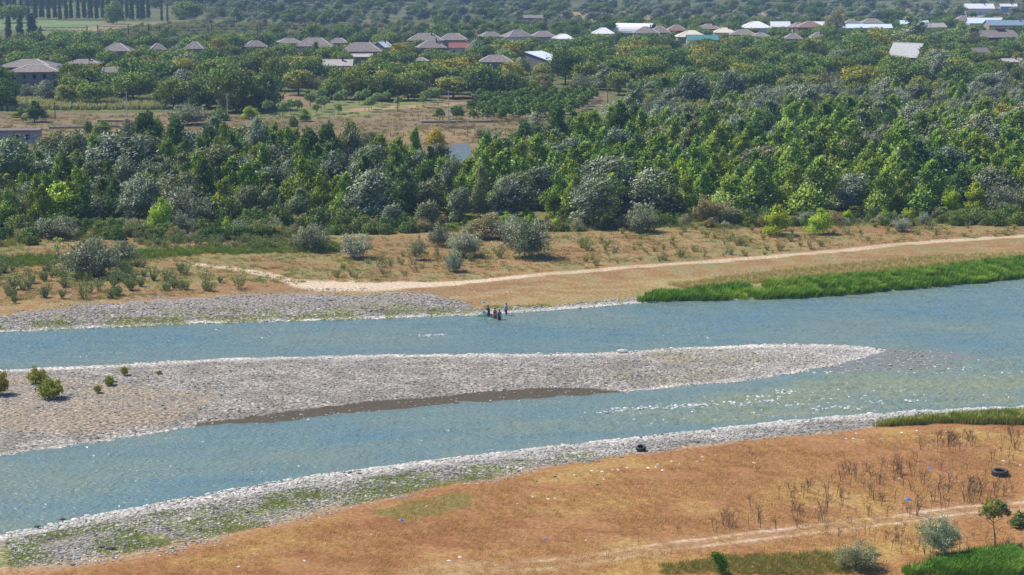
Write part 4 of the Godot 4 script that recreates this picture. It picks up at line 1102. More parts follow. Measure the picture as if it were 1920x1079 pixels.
# every kind: variants of [crown, trunk] built at a reference size, scaled for each tree
var kinds := {}
func grow_kinds() -> void:
	var wind := Vector3(0.9, 0.22, 0.1)
	kinds = {
		"S": {"name": "silver_willow", "look": "silvery wind-swept willow", "cat": "tree", "h": 8.0, "w": 7.0, "v": []},
		"SD": {"name": "silver_willow", "look": "dusky blue-grey willow", "cat": "tree", "h": 8.0, "w": 7.0, "v": []},
		"GS": {"name": "green_willow", "look": "pale olive willow", "cat": "tree", "h": 8.0, "w": 6.5, "v": []},
		"G": {"name": "green_poplar", "look": "fresh green poplar", "cat": "tree", "h": 8.0, "w": 5.5, "v": []},
		"K": {"name": "dark_poplar", "look": "deep green poplar", "cat": "tree", "h": 9.0, "w": 5.5, "v": []},
		"Y": {"name": "young_poplar", "look": "lime green young poplar", "cat": "tree", "h": 5.0, "w": 4.5, "v": []},
		"W0": {"name": "walnut_tree", "look": "dark walnut", "cat": "tree", "h": 6.5, "w": 7.5, "v": []},
		"W1": {"name": "walnut_tree", "look": "mid-green walnut", "cat": "tree", "h": 6.5, "w": 7.5, "v": []},
		"W2": {"name": "fruit_tree", "look": "olive green fruit tree", "cat": "tree", "h": 5.0, "w": 6.0, "v": []},
		"W3": {"name": "fruit_tree", "look": "yellowing fruit tree", "cat": "tree", "h": 5.5, "w": 6.5, "v": []},
		"C": {"name": "lombardy_poplar", "look": "dark columnar poplar", "cat": "tree", "h": 16.0, "w": 4.5, "v": []},
		"O": {"name": "oleaster_bush", "look": "grey-leaved oleaster bush", "cat": "bush", "h": 5.0, "w": 7.0, "v": []},
		"OS": {"name": "oleaster_bush", "look": "silver-white oleaster bush", "cat": "bush", "h": 4.0, "w": 4.5, "v": []},
		"T": {"name": "tamarisk_bush", "look": "straw-green tamarisk bush", "cat": "bush", "h": 4.5, "w": 5.5, "v": []},
		"B": {"name": "bramble_bush", "look": "dark green bramble bush", "cat": "bush", "h": 3.0, "w": 5.0, "v": []},
		"H": {"name": "hedge_bush", "look": "low clipped-looking dark hedge bush", "cat": "bush", "h": 1.8, "w": 6.0, "v": []},
		"R": {"name": "brown_bush", "look": "rust-brown leafless-looking bush", "cat": "bush", "h": 4.0, "w": 5.0, "v": []},
		"YB": {"name": "yellow_bush", "look": "bright yellow bush", "cat": "bush", "h": 3.5, "w": 4.5, "v": []},
		"F": {"name": "orchard_tree", "look": "small rounded orchard tree", "cat": "tree", "h": 3.0, "w": 2.6, "v": []},
		"FD": {"name": "vine_tree", "look": "small dark orchard tree", "cat": "tree", "h": 3.0, "w": 2.8, "v": []},
		"WS": {"name": "sapling", "look": "thin yellow-green sapling", "cat": "sapling", "h": 3.0, "w": 2.2, "v": []},
		"NO": {"name": "willow_shrub", "look": "silvery willow shrub", "cat": "shrub", "h": 2.8, "w": 3.6, "v": []},
		"NT": {"name": "young_tree", "look": "slim young tree with a bare stem", "cat": "tree", "h": 4.0, "w": 2.3, "v": []},
		"NY": {"name": "leafy_sapling", "look": "fresh green leafy sapling", "cat": "sapling", "h": 1.8, "w": 1.4, "v": []},
		"NB": {"name": "green_shrub", "look": "small dark green shrub", "cat": "shrub", "h": 1.4, "w": 1.7, "v": []},
		"IW": {"name": "lime_shrub", "look": "lime yellow shrub", "cat": "shrub", "h": 1.4, "w": 2.0, "v": []},
	}
	var spec := {
		"S": {"n": 4, "clumps": 150, "leaves": 22, "size": 0.42, "wide": 0.42, "bright": 1.4, "a": Color(0.07, 0.11, 0.05), "b": Color(0.15, 0.19, 0.105), "flip": Color(0.32, 0.355, 0.285), "flips": 0.6, "sweep": wind, "streak": 1.7, "messy": 0.4},
		"SD": {"n": 3, "clumps": 150, "leaves": 22, "size": 0.42, "wide": 0.42, "bright": 1.4, "a": Color(0.045, 0.078, 0.048), "b": Color(0.105, 0.14, 0.095), "flip": Color(0.25, 0.29, 0.245), "flips": 0.4, "sweep": wind * 0.8, "streak": 1.5, "messy": 0.4},
		"GS": {"bright": 1.5, "n": 3, "clumps": 150, "leaves": 22, "size": 0.42, "wide": 0.4, "a": Color(0.085, 0.125, 0.05), "b": Color(0.17, 0.21, 0.10), "flip": Color(0.30, 0.34, 0.24), "flips": 0.2, "sweep": wind, "streak": 1.7, "messy": 0.4},
		"G": {"n": 4, "clumps": 170, "leaves": 20, "size": 0.40, "a": Color(0.065, 0.12, 0.02), "b": Color(0.165, 0.225, 0.036), "flip": Color(0.25, 0.32, 0.16), "flips": 0.07, "sweep": wind * 0.7 + Vector3(0, 0.5, 0), "streak": 1.5, "messy": 0.5},
		"K": {"n": 3, "clumps": 170, "leaves": 20, "size": 0.40, "a": Color(0.035, 0.075, 0.022), "b": Color(0.075, 0.125, 0.035), "flip": Color(0.18, 0.23, 0.15), "flips": 0.06, "sweep": Vector3(0.3, 0.5, 0), "messy": 0.6},
		"Y": {"n": 3, "clumps": 110, "leaves": 22, "size": 0.3, "a": Color(0.13, 0.20, 0.02), "b": Color(0.26, 0.33, 0.035), "sweep": Vector3(0.4, 0.6, 0), "messy": 0.6, "streak": 1.2},
		"W0": {"n": 3, "clumps": 150, "leaves": 20, "size": 0.46, "a": Color(0.042, 0.08, 0.022), "b": Color(0.10, 0.145, 0.038), "messy": 0.8},
		"W1": {"n": 3, "clumps": 150, "leaves": 20, "size": 0.46, "a": Color(0.06, 0.105, 0.022), "b": Color(0.14, 0.185, 0.04), "messy": 0.8},
		"W2": {"n": 3, "clumps": 120, "leaves": 20, "size": 0.42, "a": Color(0.095, 0.115, 0.028), "b": Color(0.19, 0.195, 0.05), "messy": 0.8},
		"W3": {"n": 2, "clumps": 120, "leaves": 20, "size": 0.42, "a": Color(0.12, 0.13, 0.022), "b": Color(0.23, 0.215, 0.035), "messy": 0.8},
		"C": {"n": 2, "clumps": 190, "leaves": 18, "size": 0.55, "a": Color(0.04, 0.08, 0.038), "b": Color(0.085, 0.135, 0.06), "sweep": Vector3(0, 1.2, 0), "messy": 0.5},
		"O": {"bright": 1.5, "n": 4, "clumps": 170, "leaves": 22, "size": 0.34, "wide": 0.35, "a": Color(0.095, 0.12, 0.07), "b": Color(0.20, 0.225, 0.15), "flip": Color(0.30, 0.32, 0.26), "flips": 0.2, "sweep": wind * 0.35, "radial": 0.8, "streak": 1.7, "messy": 0.45},
		"OS": {"bright": 1.55, "n": 3, "clumps": 150, "leaves": 22, "size": 0.26, "wide": 0.32, "a": Color(0.17, 0.19, 0.125), "b": Color(0.31, 0.33, 0.25), "flip": Color(0.40, 0.41, 0.345), "flips": 0.35, "sweep": wind * 0.4, "radial": 0.8, "streak": 1.8, "messy": 0.45},
		"T": {"bright": 1.45, "n": 2, "clumps": 150, "leaves": 22, "size": 0.34, "wide": 0.3, "a": Color(0.17, 0.17, 0.085), "b": Color(0.31, 0.285, 0.16), "sweep": wind * 0.7, "radial": 0.6, "streak": 2.0, "messy": 0.35},
		"B": {"n": 3, "clumps": 120, "leaves": 20, "size": 0.3, "a": Color(0.045, 0.085, 0.025), "b": Color(0.125, 0.165, 0.045), "messy": 0.8},
		"H": {"n": 2, "clumps": 120, "leaves": 22, "size": 0.26, "a": Color(0.04, 0.085, 0.02), "b": Color(0.08, 0.13, 0.03), "messy": 0.8},
		"R": {"n": 1, "clumps": 110, "leaves": 18, "size": 0.3, "a": Color(0.10, 0.065, 0.045), "b": Color(0.19, 0.13, 0.085), "radial": 0.8},
		"YB": {"bright": 1.1, "n": 1, "clumps": 100, "leaves": 18, "size": 0.34, "a": Color(0.40, 0.33, 0.02), "b": Color(0.58, 0.49, 0.05)},
		"F": {"bright": 2.0, "n": 3, "clumps": 60, "leaves": 14, "size": 0.32, "a": Color(0.09, 0.15, 0.05), "b": Color(0.18, 0.24, 0.09), "sweep": Vector3(0, 0.8, 0)},
		"FD": {"n": 3, "clumps": 50, "leaves": 14, "size": 0.34, "a": Color(0.05, 0.10, 0.022), "b": Color(0.11, 0.165, 0.035)},
		"WS": {"n": 1, "clumps": 24, "leaves": 9, "size": 0.22, "a": Color(0.14, 0.18, 0.04), "b": Color(0.25, 0.28, 0.08)},
		"NO": {"bright": 1.5, "n": 2, "clumps": 230, "leaves": 24, "size": 0.17, "wide": 0.22, "a": Color(0.12, 0.16, 0.085), "b": Color(0.25, 0.29, 0.175), "flip": Color(0.40, 0.44, 0.36), "flips": 0.35, "sweep": Vector3(0.25, 0.35, 0), "radial": 0.9, "streak": 1.7, "messy": 0.5},
		"NT": {"n": 1, "clumps": 70, "leaves": 16, "size": 0.17, "a": Color(0.13, 0.16, 0.035), "b": Color(0.24, 0.26, 0.06), "flip": Color(0.3, 0.32, 0.24), "flips": 0.2, "sweep": Vector3(-0.2, 0.3, 0), "bright": 1.2},
		"NY": {"n": 1, "clumps": 70, "leaves": 16, "size": 0.17, "bright": 1.3, "a": Color(0.08, 0.17, 0.015), "b": Color(0.17, 0.30, 0.03), "sweep": Vector3(0.4, 0.6, 0)},
		"NB": {"n": 1, "clumps": 70, "leaves": 16, "size": 0.14, "a": Color(0.05, 0.08, 0.025), "b": Color(0.12, 0.15, 0.05)},
		"IW": {"bright": 1.1, "n": 2, "clumps": 70, "leaves": 14, "size": 0.17, "wide": 0.4, "a": Color(0.22, 0.23, 0.025), "b": Color(0.42, 0.40, 0.06), "sweep": Vector3(0.1, 0.9, 0), "radial": 0.8, "streak": 1.6},
	}
	var sd := 100
	for k in kinds:
		var kd: Dictionary = kinds[k]
		for q in spec[k].n:
			sd += 1
			var o: Dictionary = spec[k].duplicate()
			var limbs := 6
			var thick := 0.2
			match k:
				"G", "K", "GS":
					o.lobes = tall_lobes(sd, kd.h, kd.w, 9)
					o.spread = 0.2
				"Y":
					o.lobes = tall_lobes(sd, kd.h, kd.w, 7)
					o.spread = 0.22
					thick = 0.1
				"C":
					o.lobes = []
					for t in 12:
						var f := t / 11.0
						o.lobes.append([Vector3(rng.randf_range(-0.3, 0.3), kd.h * lerpf(0.08, 0.94, f), rng.randf_range(-0.3, 0.3)), Vector3(kd.w * 0.36 * sqrt(1.05 - f * 0.9), kd.h * 0.08, kd.w * 0.36 * sqrt(1.05 - f * 0.9))])
				"S", "SD", "W0", "W1", "W2", "W3":
					o.lobes = round_lobes(sd, kd.h, kd.w, 11, 0.02)
					o.spread = 0.2
				"NT":
					o.lobes = [[Vector3(0.1, 3.2, 0), Vector3(0.75, 0.55, 0.7)], [Vector3(-0.5, 2.75, 0), Vector3(0.5, 0.35, 0.5)], [Vector3(0.6, 2.6, 0.1), Vector3(0.55, 0.4, 0.5)]]
					thick = 0.07
				"F", "FD", "WS":
					o.lobes = round_lobes(sd, kd.h, kd.w, 5, 0.3)
					thick = 0.07
				"H":
					o.lobes = [[Vector3(0, 0.8, 0), Vector3(2.7, 0.9, 1.2)], [Vector3(-1.5, 0.7, 0), Vector3(1.5, 0.8, 1.1)], [Vector3(1.5, 0.7, 0), Vector3(1.5, 0.85, 1.1)]]
				"O", "OS", "T", "NO", "IW":
					o.lobes = spray_lobes(sd, kd.h, kd.w, 13)
					o.spread = 0.42
					o.low = -0.95
					thick = 0.07
				"NY":
					o.lobes = [[Vector3(-0.1, 0.5, 0), Vector3(0.22, 0.35, 0.22)], [Vector3(0.02, 0.95, 0), Vector3(0.3, 0.3, 0.25)], [Vector3(0.22, 1.35, 0), Vector3(0.3, 0.26, 0.25)], [Vector3(0.48, 1.6, 0), Vector3(0.22, 0.16, 0.2)]]
					o.spread = 0.3
					thick = 0.03
				_:
					o.lobes = bush_lobes(sd, kd.h, kd.w, 11)
					o.spread = 0.26
					o.low = -0.95
					thick = 0.08
			kd.v.append([crown(sd, o), trunk_mesh(sd, kd.h, kd.w, thick, limbs)])

var plan := []      # every tree to be: x, dist, height, width, kind, fixed
var cells := {}
func near_free(x: float, d: float, gap: float) -> bool:
	var cx := int(floor(x / 8.0))
	var cd := int(floor(d / 8.0))
	for a in range(cx - 1, cx + 2):
		for b in range(cd - 1, cd + 2):
			for t in cells.get(a * 10000 + b, []):
				if Vector2(t[0] - x, t[1] - d).length() < maxf(gap, t[5]):
					return false
	return true

func claim(t: Array) -> void:
	var key := int(floor(t[0] / 8.0)) * 10000 + int(floor(t[1] / 8.0))
	if not cells.has(key):
		cells[key] = []
	cells[key].append(t)

func hides_house(x: float, d: float, h: float, w: float) -> bool:
	var pd := 371.6      # keep the view of the pond open
	if d < pd and absf(x * pd / d - -10.7) < 1.6 + w * 0.4 and 44.0 - (44.0 - h) * pd / d > -0.5:
		return true
	for hs in HOUSES:
		var hd: float = hs[1]
		if Vector2(x - hs[0], d - hd).length() < hs[2] * 0.55 + w * 0.3:
			return true
		if d < hd and absf(x * hd / d - hs[0]) < hs[2] * 0.48 + w * 0.3:
			if 44.0 - (44.0 - h) * hd / d > hs[4] * (1.05 if hs[6] != "mono" and not "unfinished" in hs[10] else 0.5):
				return true
	return false

func sow(zone: String, gap: float, tries: int, mix: Array, hlo: float, hhi: float, sd: int, wide := 1.0) -> void:
	var r := RandomNumberGenerator.new()
	r.seed = sd
	var p: PackedVector2Array = zones[zone]
	var lo := Vector2(1e9, 1e9)
	var hi := Vector2(-1e9, -1e9)
	for q in p:
		lo = lo.min(q)
		hi = hi.max(q)
	for k in tries:
		var x := r.randf_range(lo.x, hi.x)
		var d := r.randf_range(lo.y, hi.y)
		if absf(x) > d * 0.315 + 6.0 or not inside(zone, x, d):
			continue
		var h := r.randf_range(hlo, hhi)
		# neighbouring trees are often of one kind
		var pick := clampf(0.5 + rough.get_noise_2d(x * 0.35 + sd, d * 0.35) * 0.9 + r.randf_range(-0.33, 0.33), 0.0, 0.999)
		var total := 0.0
		for m in mix:
			total += m[1]
		var kind: String = mix[0][0]
		var run := 0.0
		for m in mix:
			run += m[1] / total
			if pick < run:
				kind = m[0]
				break
		if kinds[kind].h < 5.5:
			h = minf(h, kinds[kind].h * r.randf_range(0.8, 1.2))
		var w: float = h * kinds[kind].w / kinds[kind].h * r.randf_range(0.85, 1.2) * wide
		if not near_free(x, d, gap * clampf(w / 6.0, 0.55, 1.25)) or hides_house(x, d, h, w):
			continue
		var t := [x, d, h, w, kind, 0.0]
		plan.append(t)
		claim(t)

func trees() -> void:
	for t in TREES:
		var e := [t[0], t[1], t[2], t[3], t[4], t[3] * 0.42, true]
		plan.append(e)
		claim(e)
	var river_mix := [["S", 3.0], ["GS", 1.6], ["G", 2.0], ["SD", 1.6], ["K", 2.0], ["O", 0.8]]
	sow("wood_left", 4.9, 5000, river_mix, 5.5, 9.5, 41)
	sow("wood_right", 5.0, 12000, [["S", 0.8], ["GS", 1.0], ["G", 5.0], ["SD", 0.8], ["K", 1.6], ["Y", 0.5], ["O", 0.5]], 6.0, 9.5, 42, 1.12)
	sow("wood_mid", 5.2, 5000, [["O", 1.2], ["S", 1.6], ["SD", 1.2], ["W2", 1.2], ["G", 1.2], ["GS", 0.8], ["T", 0.6]], 4.0, 7.5, 43)
	sow("village", 7.4, 9000, [["W0", 2.2], ["W2", 1.6], ["W1", 2.6], ["W3", 0.7], ["W0", 1.2], ["S", 0.35], ["W1", 1.2], ["O", 0.3]], 5.2, 9.2, 44, 1.15)
	sow("village_back", 9.0, 2600, [["W0", 3.0], ["W1", 2.0], ["GS", 0.5], ["W2", 0.8]], 4.5, 8.0, 45)
	sow("far_scrub", 13.0, 2600, [["O", 2.0], ["SD", 1.4], ["W0", 1.4], ["B", 1.0], ["GS", 1.0]], 4.0, 9.0, 46, 1.3)
	sow("meadow", 11.0, 700, [["B", 1.0], ["O", 1.0], ["T", 1.0]], 2.0, 4.5, 47)
	sow("far_wood", 13.0, 5200, [["SD", 1.5], ["W0", 2.5], ["O", 1.0], ["GS", 1.0], ["W1", 1.0]], 9.0, 15.0, 48, 1.25)
	sow("wood_foot", 2.4, 1500, [["B", 3.0], ["T", 1.0], ["OS", 0.6], ["B", 1.0], ["Y", 0.4]], 0.9, 2.3, 49)
	# tall columnar poplars in a row far off
	for s in [[-328.2, 1108.7, 24], [-326.6, 1117.4, 19], [-319.6, 1108.7, 20], [-319.8, 1126.2, 20], [-311.1, 1108.7, 23], [-311.1, 1126.2, 23], [-309.3, 1135.1, 25], [-302.4, 1126.2, 19], [-300.5, 1135.1, 21], [-290.5, 1108.7, 19], [-288.6, 1117.4, 21], [-290, 1135.1, 19], [-283.2, 1126.2, 20], [-281.3, 1135.1, 22], [-273.1, 1117.4, 25], [-271.1, 1126.2, 20], [-269, 1135.1, 22], [-261, 1117.4, 25], [-256.3, 1108.7, 24], [-255.4, 1126.2, 24], [-253.2, 1135.1, 19], [-244.3, 1108.7, 24], [-242, 1117.4, 19], [-237.4, 1108.7, 25], [-239.2, 1135.1, 21], [-223.4, 1100.2, 13], [-218, 1091.8, 11]]:
		var e := [s[0], s[1], float(s[2]), s[2] * 0.17, "C", 1.0, true]
		plan.append(e)
		claim(e)
	plan.sort_custom(func(a, b): return a[1] < b[1])
	# which stand alone as things and which go into the mass behind: of each name the largest in view
	var shown := {}
	var rank := {}
	var mass := {}
	var vr := RandomNumberGenerator.new()
	vr.seed = 9
	for t in plan:
		var kd: Dictionary = kinds[t[4]]
		var nm: String = kd.name
		shown[nm] = shown.get(nm, 0) + 1
		var vi := vr.randi() % int(kd.v.size())
		var turn := vr.randf_range(-0.45, 0.45) + (PI if vr.randf() < 0.3 and not t[4] in ["S", "GS", "SD", "G", "T"] else 0.0)
		var sc := Vector3(t[3] / kd.w, t[2] / kd.h, t[3] / kd.w)
		var base := spot(t[0], t[1])
		if shown[nm] > 240 or t[1] > 900.0 and t.size() < 7:
			var key: String = t[4] + str(vi)
			if not mass.has(key):
				mass[key] = [[], [], t[4], vi]
			mass[key][0].append(Transform3D(Basis(Vector3.UP, turn).scaled(sc), base))
			mass[key][1].append(Color.WHITE * vr.randf_range(0.82, 1.12))
			continue
		# a label that singles it out: its look, the landmark it stands by, its place in line from there
		var best := 1e9
		var mark := ""
		for l in LANDMARKS:
			var q := Vector2((l[1] - t[0]) * 1.0, (l[2] - t[1]) * 0.8).length()
			if q < best:
				best = q
				mark = l[0]
		var size := "tall " if t[2] > kd.h * 1.12 else ("small " if t[2] < kd.h * 0.72 else "")
		var key2: String = size + kd.look + mark
		if not rank.has(key2):
			rank[key2] = []
		rank[key2].append([best, t, size + kd.look, mark, vi, turn, sc, base])
	for key in rank:
		rank[key].sort_custom(func(a, b): return a[0] < b[0])
		for q in rank[key].size():
			var e: Array = rank[key][q]
			var kd: Dictionary = kinds[e[1][4]]
			var nth: String = "beside" if q == 0 else ordinal(q + 1) + " one out from"
			var label := "%s, %s %s" % [e[2], nth, e[3]]
			var o := thing(kd.name, label, kd.cat, e[7], e[5], kd.name.replace("_", " ") + " plants of the valley")
			o.scale = e[6]
			var cm := put(o, "crown", kd.v[e[4]][0], leaf_mat("leaf%d" % (q % 3), [Color(1, 1, 1), Color(0.97, 0.93, 0.86), Color(0.9, 0.95, 0.93)][q % 3]))
			cm.rotation.y = 0.0
			if e[1][1] < 620.0:
				put(o, "trunk", kd.v[e[4]][1], mat("bark", lin(0.10, 0.085, 0.065), 0.95))
	for key in mass:
		var e: Array = mass[key]
		crowd("woodland", kinds[e[2]].v[e[3]][0], leaf_mat("leaf0", Color.WHITE), e[0], e[1], "distant mass of %ss merging into the plain" % kinds[e[2]].look, "woodland")

func ordinal(k: int) -> String:
	var small := ["", "first", "second", "third", "fourth", "fifth", "sixth", "seventh", "eighth", "ninth", "tenth", "eleventh", "twelfth", "thirteenth", "fourteenth", "fifteenth", "sixteenth", "seventeenth", "eighteenth", "nineteenth"]
	var tens := ["", "", "twenty", "thirty", "forty", "fifty", "sixty", "seventy", "eighty", "ninety"]
	if k < 20:
		return small[k]
	if k % 10 == 0:
		return tens[k / 10].trim_suffix("y") + "ieth"
	return tens[mini(9, k / 10)] + "-" + small[k % 10]

# ------------------------------------------------------------------ small plants
func weed_mesh(sd: int, stems: int, h: float, leaves: int, a: Color, b: Color, size: float, lean := 0.3) -> ArrayMesh:
	var r := RandomNumberGenerator.new()
	r.seed = sd
	var s := Shape.new()
	for k in stems:
		var an := r.randf() * TAU
		var out := Vector3(cos(an), 0, sin(an)) * h * r.randf_range(0.1, 0.55)
		var foot := out * 0.25
		var tip := out * 1.3 + Vector3(0.1 * h, h * r.randf_range(0.6, 1.0), 0)
		s.tint = a.lerp(Color(0.12, 0.09, 0.06), 0.6)
		s.tube([foot + Vector3(0, -0.05, 0), foot.lerp(tip, 0.5) + out * 0.1, tip], 0.014, 0.006, 3)
		for q in leaves:
			var t := r.randf_range(0.25, 1.05)
			var p := foot.lerp(tip, t) + Vector3(r.randfn(), r.randfn(), r.randfn()) * h * 0.07
			var ax := (out.normalized() * 0.4 + Vector3(0.2, 0.6, 0) + Vector3(r.randfn(), r.randfn(), r.randfn()) * 0.6).normalized()
			var side := ax.cross(Vector3(r.randfn(), 0.6, r.randfn())).normalized()
			s.leaf(p, ax * size, side * size * 0.5, a.lerp(b, r.randf()) * 1.4)
	return s.done()

func stalk_mesh(sd: int) -> ArrayMesh:
	var r := RandomNumberGenerator.new()
	r.seed = sd
	var s := Shape.new()
	for k in r.randi_range(1, 3):
		var an := r.randf() * TAU
		var foot := Vector3(cos(an), 0, sin(an)) * 0.06
		var tip := foot + Vector3(cos(an) * r.randf_range(0.05, 0.3), r.randf_range(0.55, 1.0), sin(an) * 0.2)
		var mid := foot.lerp(tip, 0.5) + Vector3(r.randf_range(-0.06, 0.06), 0, 0)
		s.tube([foot + Vector3(0, -0.05, 0), mid, tip], 0.017, 0.008, 4)
		for q in r.randi_range(4, 8):
			var t := r.randf_range(0.3, 0.9)
			var a := foot.lerp(tip, t)
			var e := a + Vector3(r.randf_range(-0.28, 0.28), r.randf_range(0.1, 0.3), r.randf_range(-0.2, 0.2))
			s.tube([a, a.lerp(e, 0.5) + Vector3(0, -0.03, 0), e], 0.008, 0.004, 3)
			s.tube([a.lerp(e, 0.6), e + Vector3(r.randf_range(-0.1, 0.1), 0.1, 0)], 0.005, 0.003, 3)
	return s.done()

func tuft_mesh(sd: int, blades: int, h: float, w: float, a: Color, b: Color, wide := 0.02, bend := 0.5) -> ArrayMesh:
	var r := RandomNumberGenerator.new()
	r.seed = sd
	var s := Shape.new()
	for k in blades:
		var an := r.randf() * TAU
		var foot := Vector3(cos(an), 0, sin(an)) * w * sqrt(r.randf()) * 0.6
		var hh := h * r.randf_range(0.55, 1.0)
		var lean := Vector3(cos(an) * 0.5 + 0.35, 0, sin(an) * 0.5) * hh * bend * r.randf_range(0.3, 1.0)
		var side := Vector3(-sin(an + r.randfn() * 0.6), 0, cos(an + r.randfn() * 0.6)) * wide * h
		var col := a.lerp(b, r.randf()) * 1.6
		var mid := foot + lean * 0.35 + Vector3(0, hh * 0.6, 0)
		var tip := foot + lean + Vector3(0, hh, 0)
		s.tint = col
		s.quad(foot - side, mid - side * 0.8, mid + side * 0.8, foot + side)
		s.tri(mid - side * 0.8, tip, mid + side * 0.8)
	return s.done()

func pick_in(zone: String, r: RandomNumberGenerator) -> Vector2:
	var p: PackedVector2Array = zones[zone]
	var lo := Vector2(1e9, 1e9)
	var hi := Vector2(-1e9, -1e9)
	for q in p:
		lo = lo.min(q)
		hi = hi.max(q)
	for k in 200:
		var t := Vector2(r.randf_range(lo.x, hi.x), r.randf_range(lo.y, hi.y))
		if Geometry2D.is_point_in_polygon(t, p) and absf(t.x) < t.y * 0.31:
			return t
	return p[0]

func scatter(called: String, meshes: Array, m: Material, zone: String, n: int, sd: int, slo: float, shi: float, label: String, category: String, group: String) -> void:
	var r := RandomNumberGenerator.new()
	r.seed = sd
	for k in n:
		var t := pick_in(zone, r)
		if rough.get_noise_2d(t.x * 1.2 + sd, t.y * 1.2) < -0.12:
			t = pick_in(zone, r)
		var o := put(self, called, meshes[r.randi() % meshes.size()], m, spot(t.x, t.y))
		o.rotation.y = r.randf() * TAU if called != "dry_stalk" else r.randf_range(-0.8, 0.8)
		var sc := r.randf_range(slo, shi)
		o.scale = Vector3(sc * r.randf_range(0.85, 1.25), sc, sc)
		var mid := (slo + shi) * 0.5
		name_later(o, ("big " if sc > mid * 1.2 else ("small " if sc < mid * 0.8 else "")) + label, category, group)

func mat_scatter(called: String, mesh: Mesh, m: Material, zone: String, n: int, sd: int, slo: float, shi: float, label: String, category: String, clump := 0.0) -> void:
	var r := RandomNumberGenerator.new()
	r.seed = sd
	var at := []
	var col := []
	for k in n:
		var t := pick_in(zone, r)
		if clump > 0.0 and rough.get_noise_2d(t.x * 1.5 + sd, t.y * 1.5) + r.randf_range(-0.15, 0.15) < clump - 0.3:
			continue
		var y := land(t.x, t.y)
		if y < -0.05:
			continue
		var sc := r.randf_range(slo, shi)
		at.append(Transform3D(Basis(Vector3.UP, r.randf_range(-0.7, 0.7)).scaled(Vector3(sc * r.randf_range(0.8, 1.3), sc, sc)), Vector3(t.x, y - 0.02, -t.y)))
		var g := r.randf_range(0.8, 1.1)
		col.append(Color(g, g, g))
	crowd(called, mesh, m, at, col, label, category)

var waiting := {}
func name_later(o: Node, look: String, category: String, group: String) -> void:
	# small alike things are told apart by the landmark they lie by and their order from it
	var best := 1e9
	var mark := ""
	for l in SMALL_MARKS:
		var q := Vector2(l[1] - o.position.x, l[2] + o.position.z).length()
		if q < best:
			best = q
			mark = l[0]
	var key := look + mark
	if not waiting.has(key):
		waiting[key] = []
	waiting[key].append([best, o, look, mark, category, group])

func name_waiting() -> void:
	for key in waiting:
		waiting[key].sort_custom(func(a, b): return a[0] < b[0])
		for q in waiting[key].size():
			var e: Array = waiting[key][q]
			tag(e[1], "%s, %s %s" % [e[2], "beside" if q == 0 else ordinal(q + 1) + " one out from", e[3]], e[4], e[5])

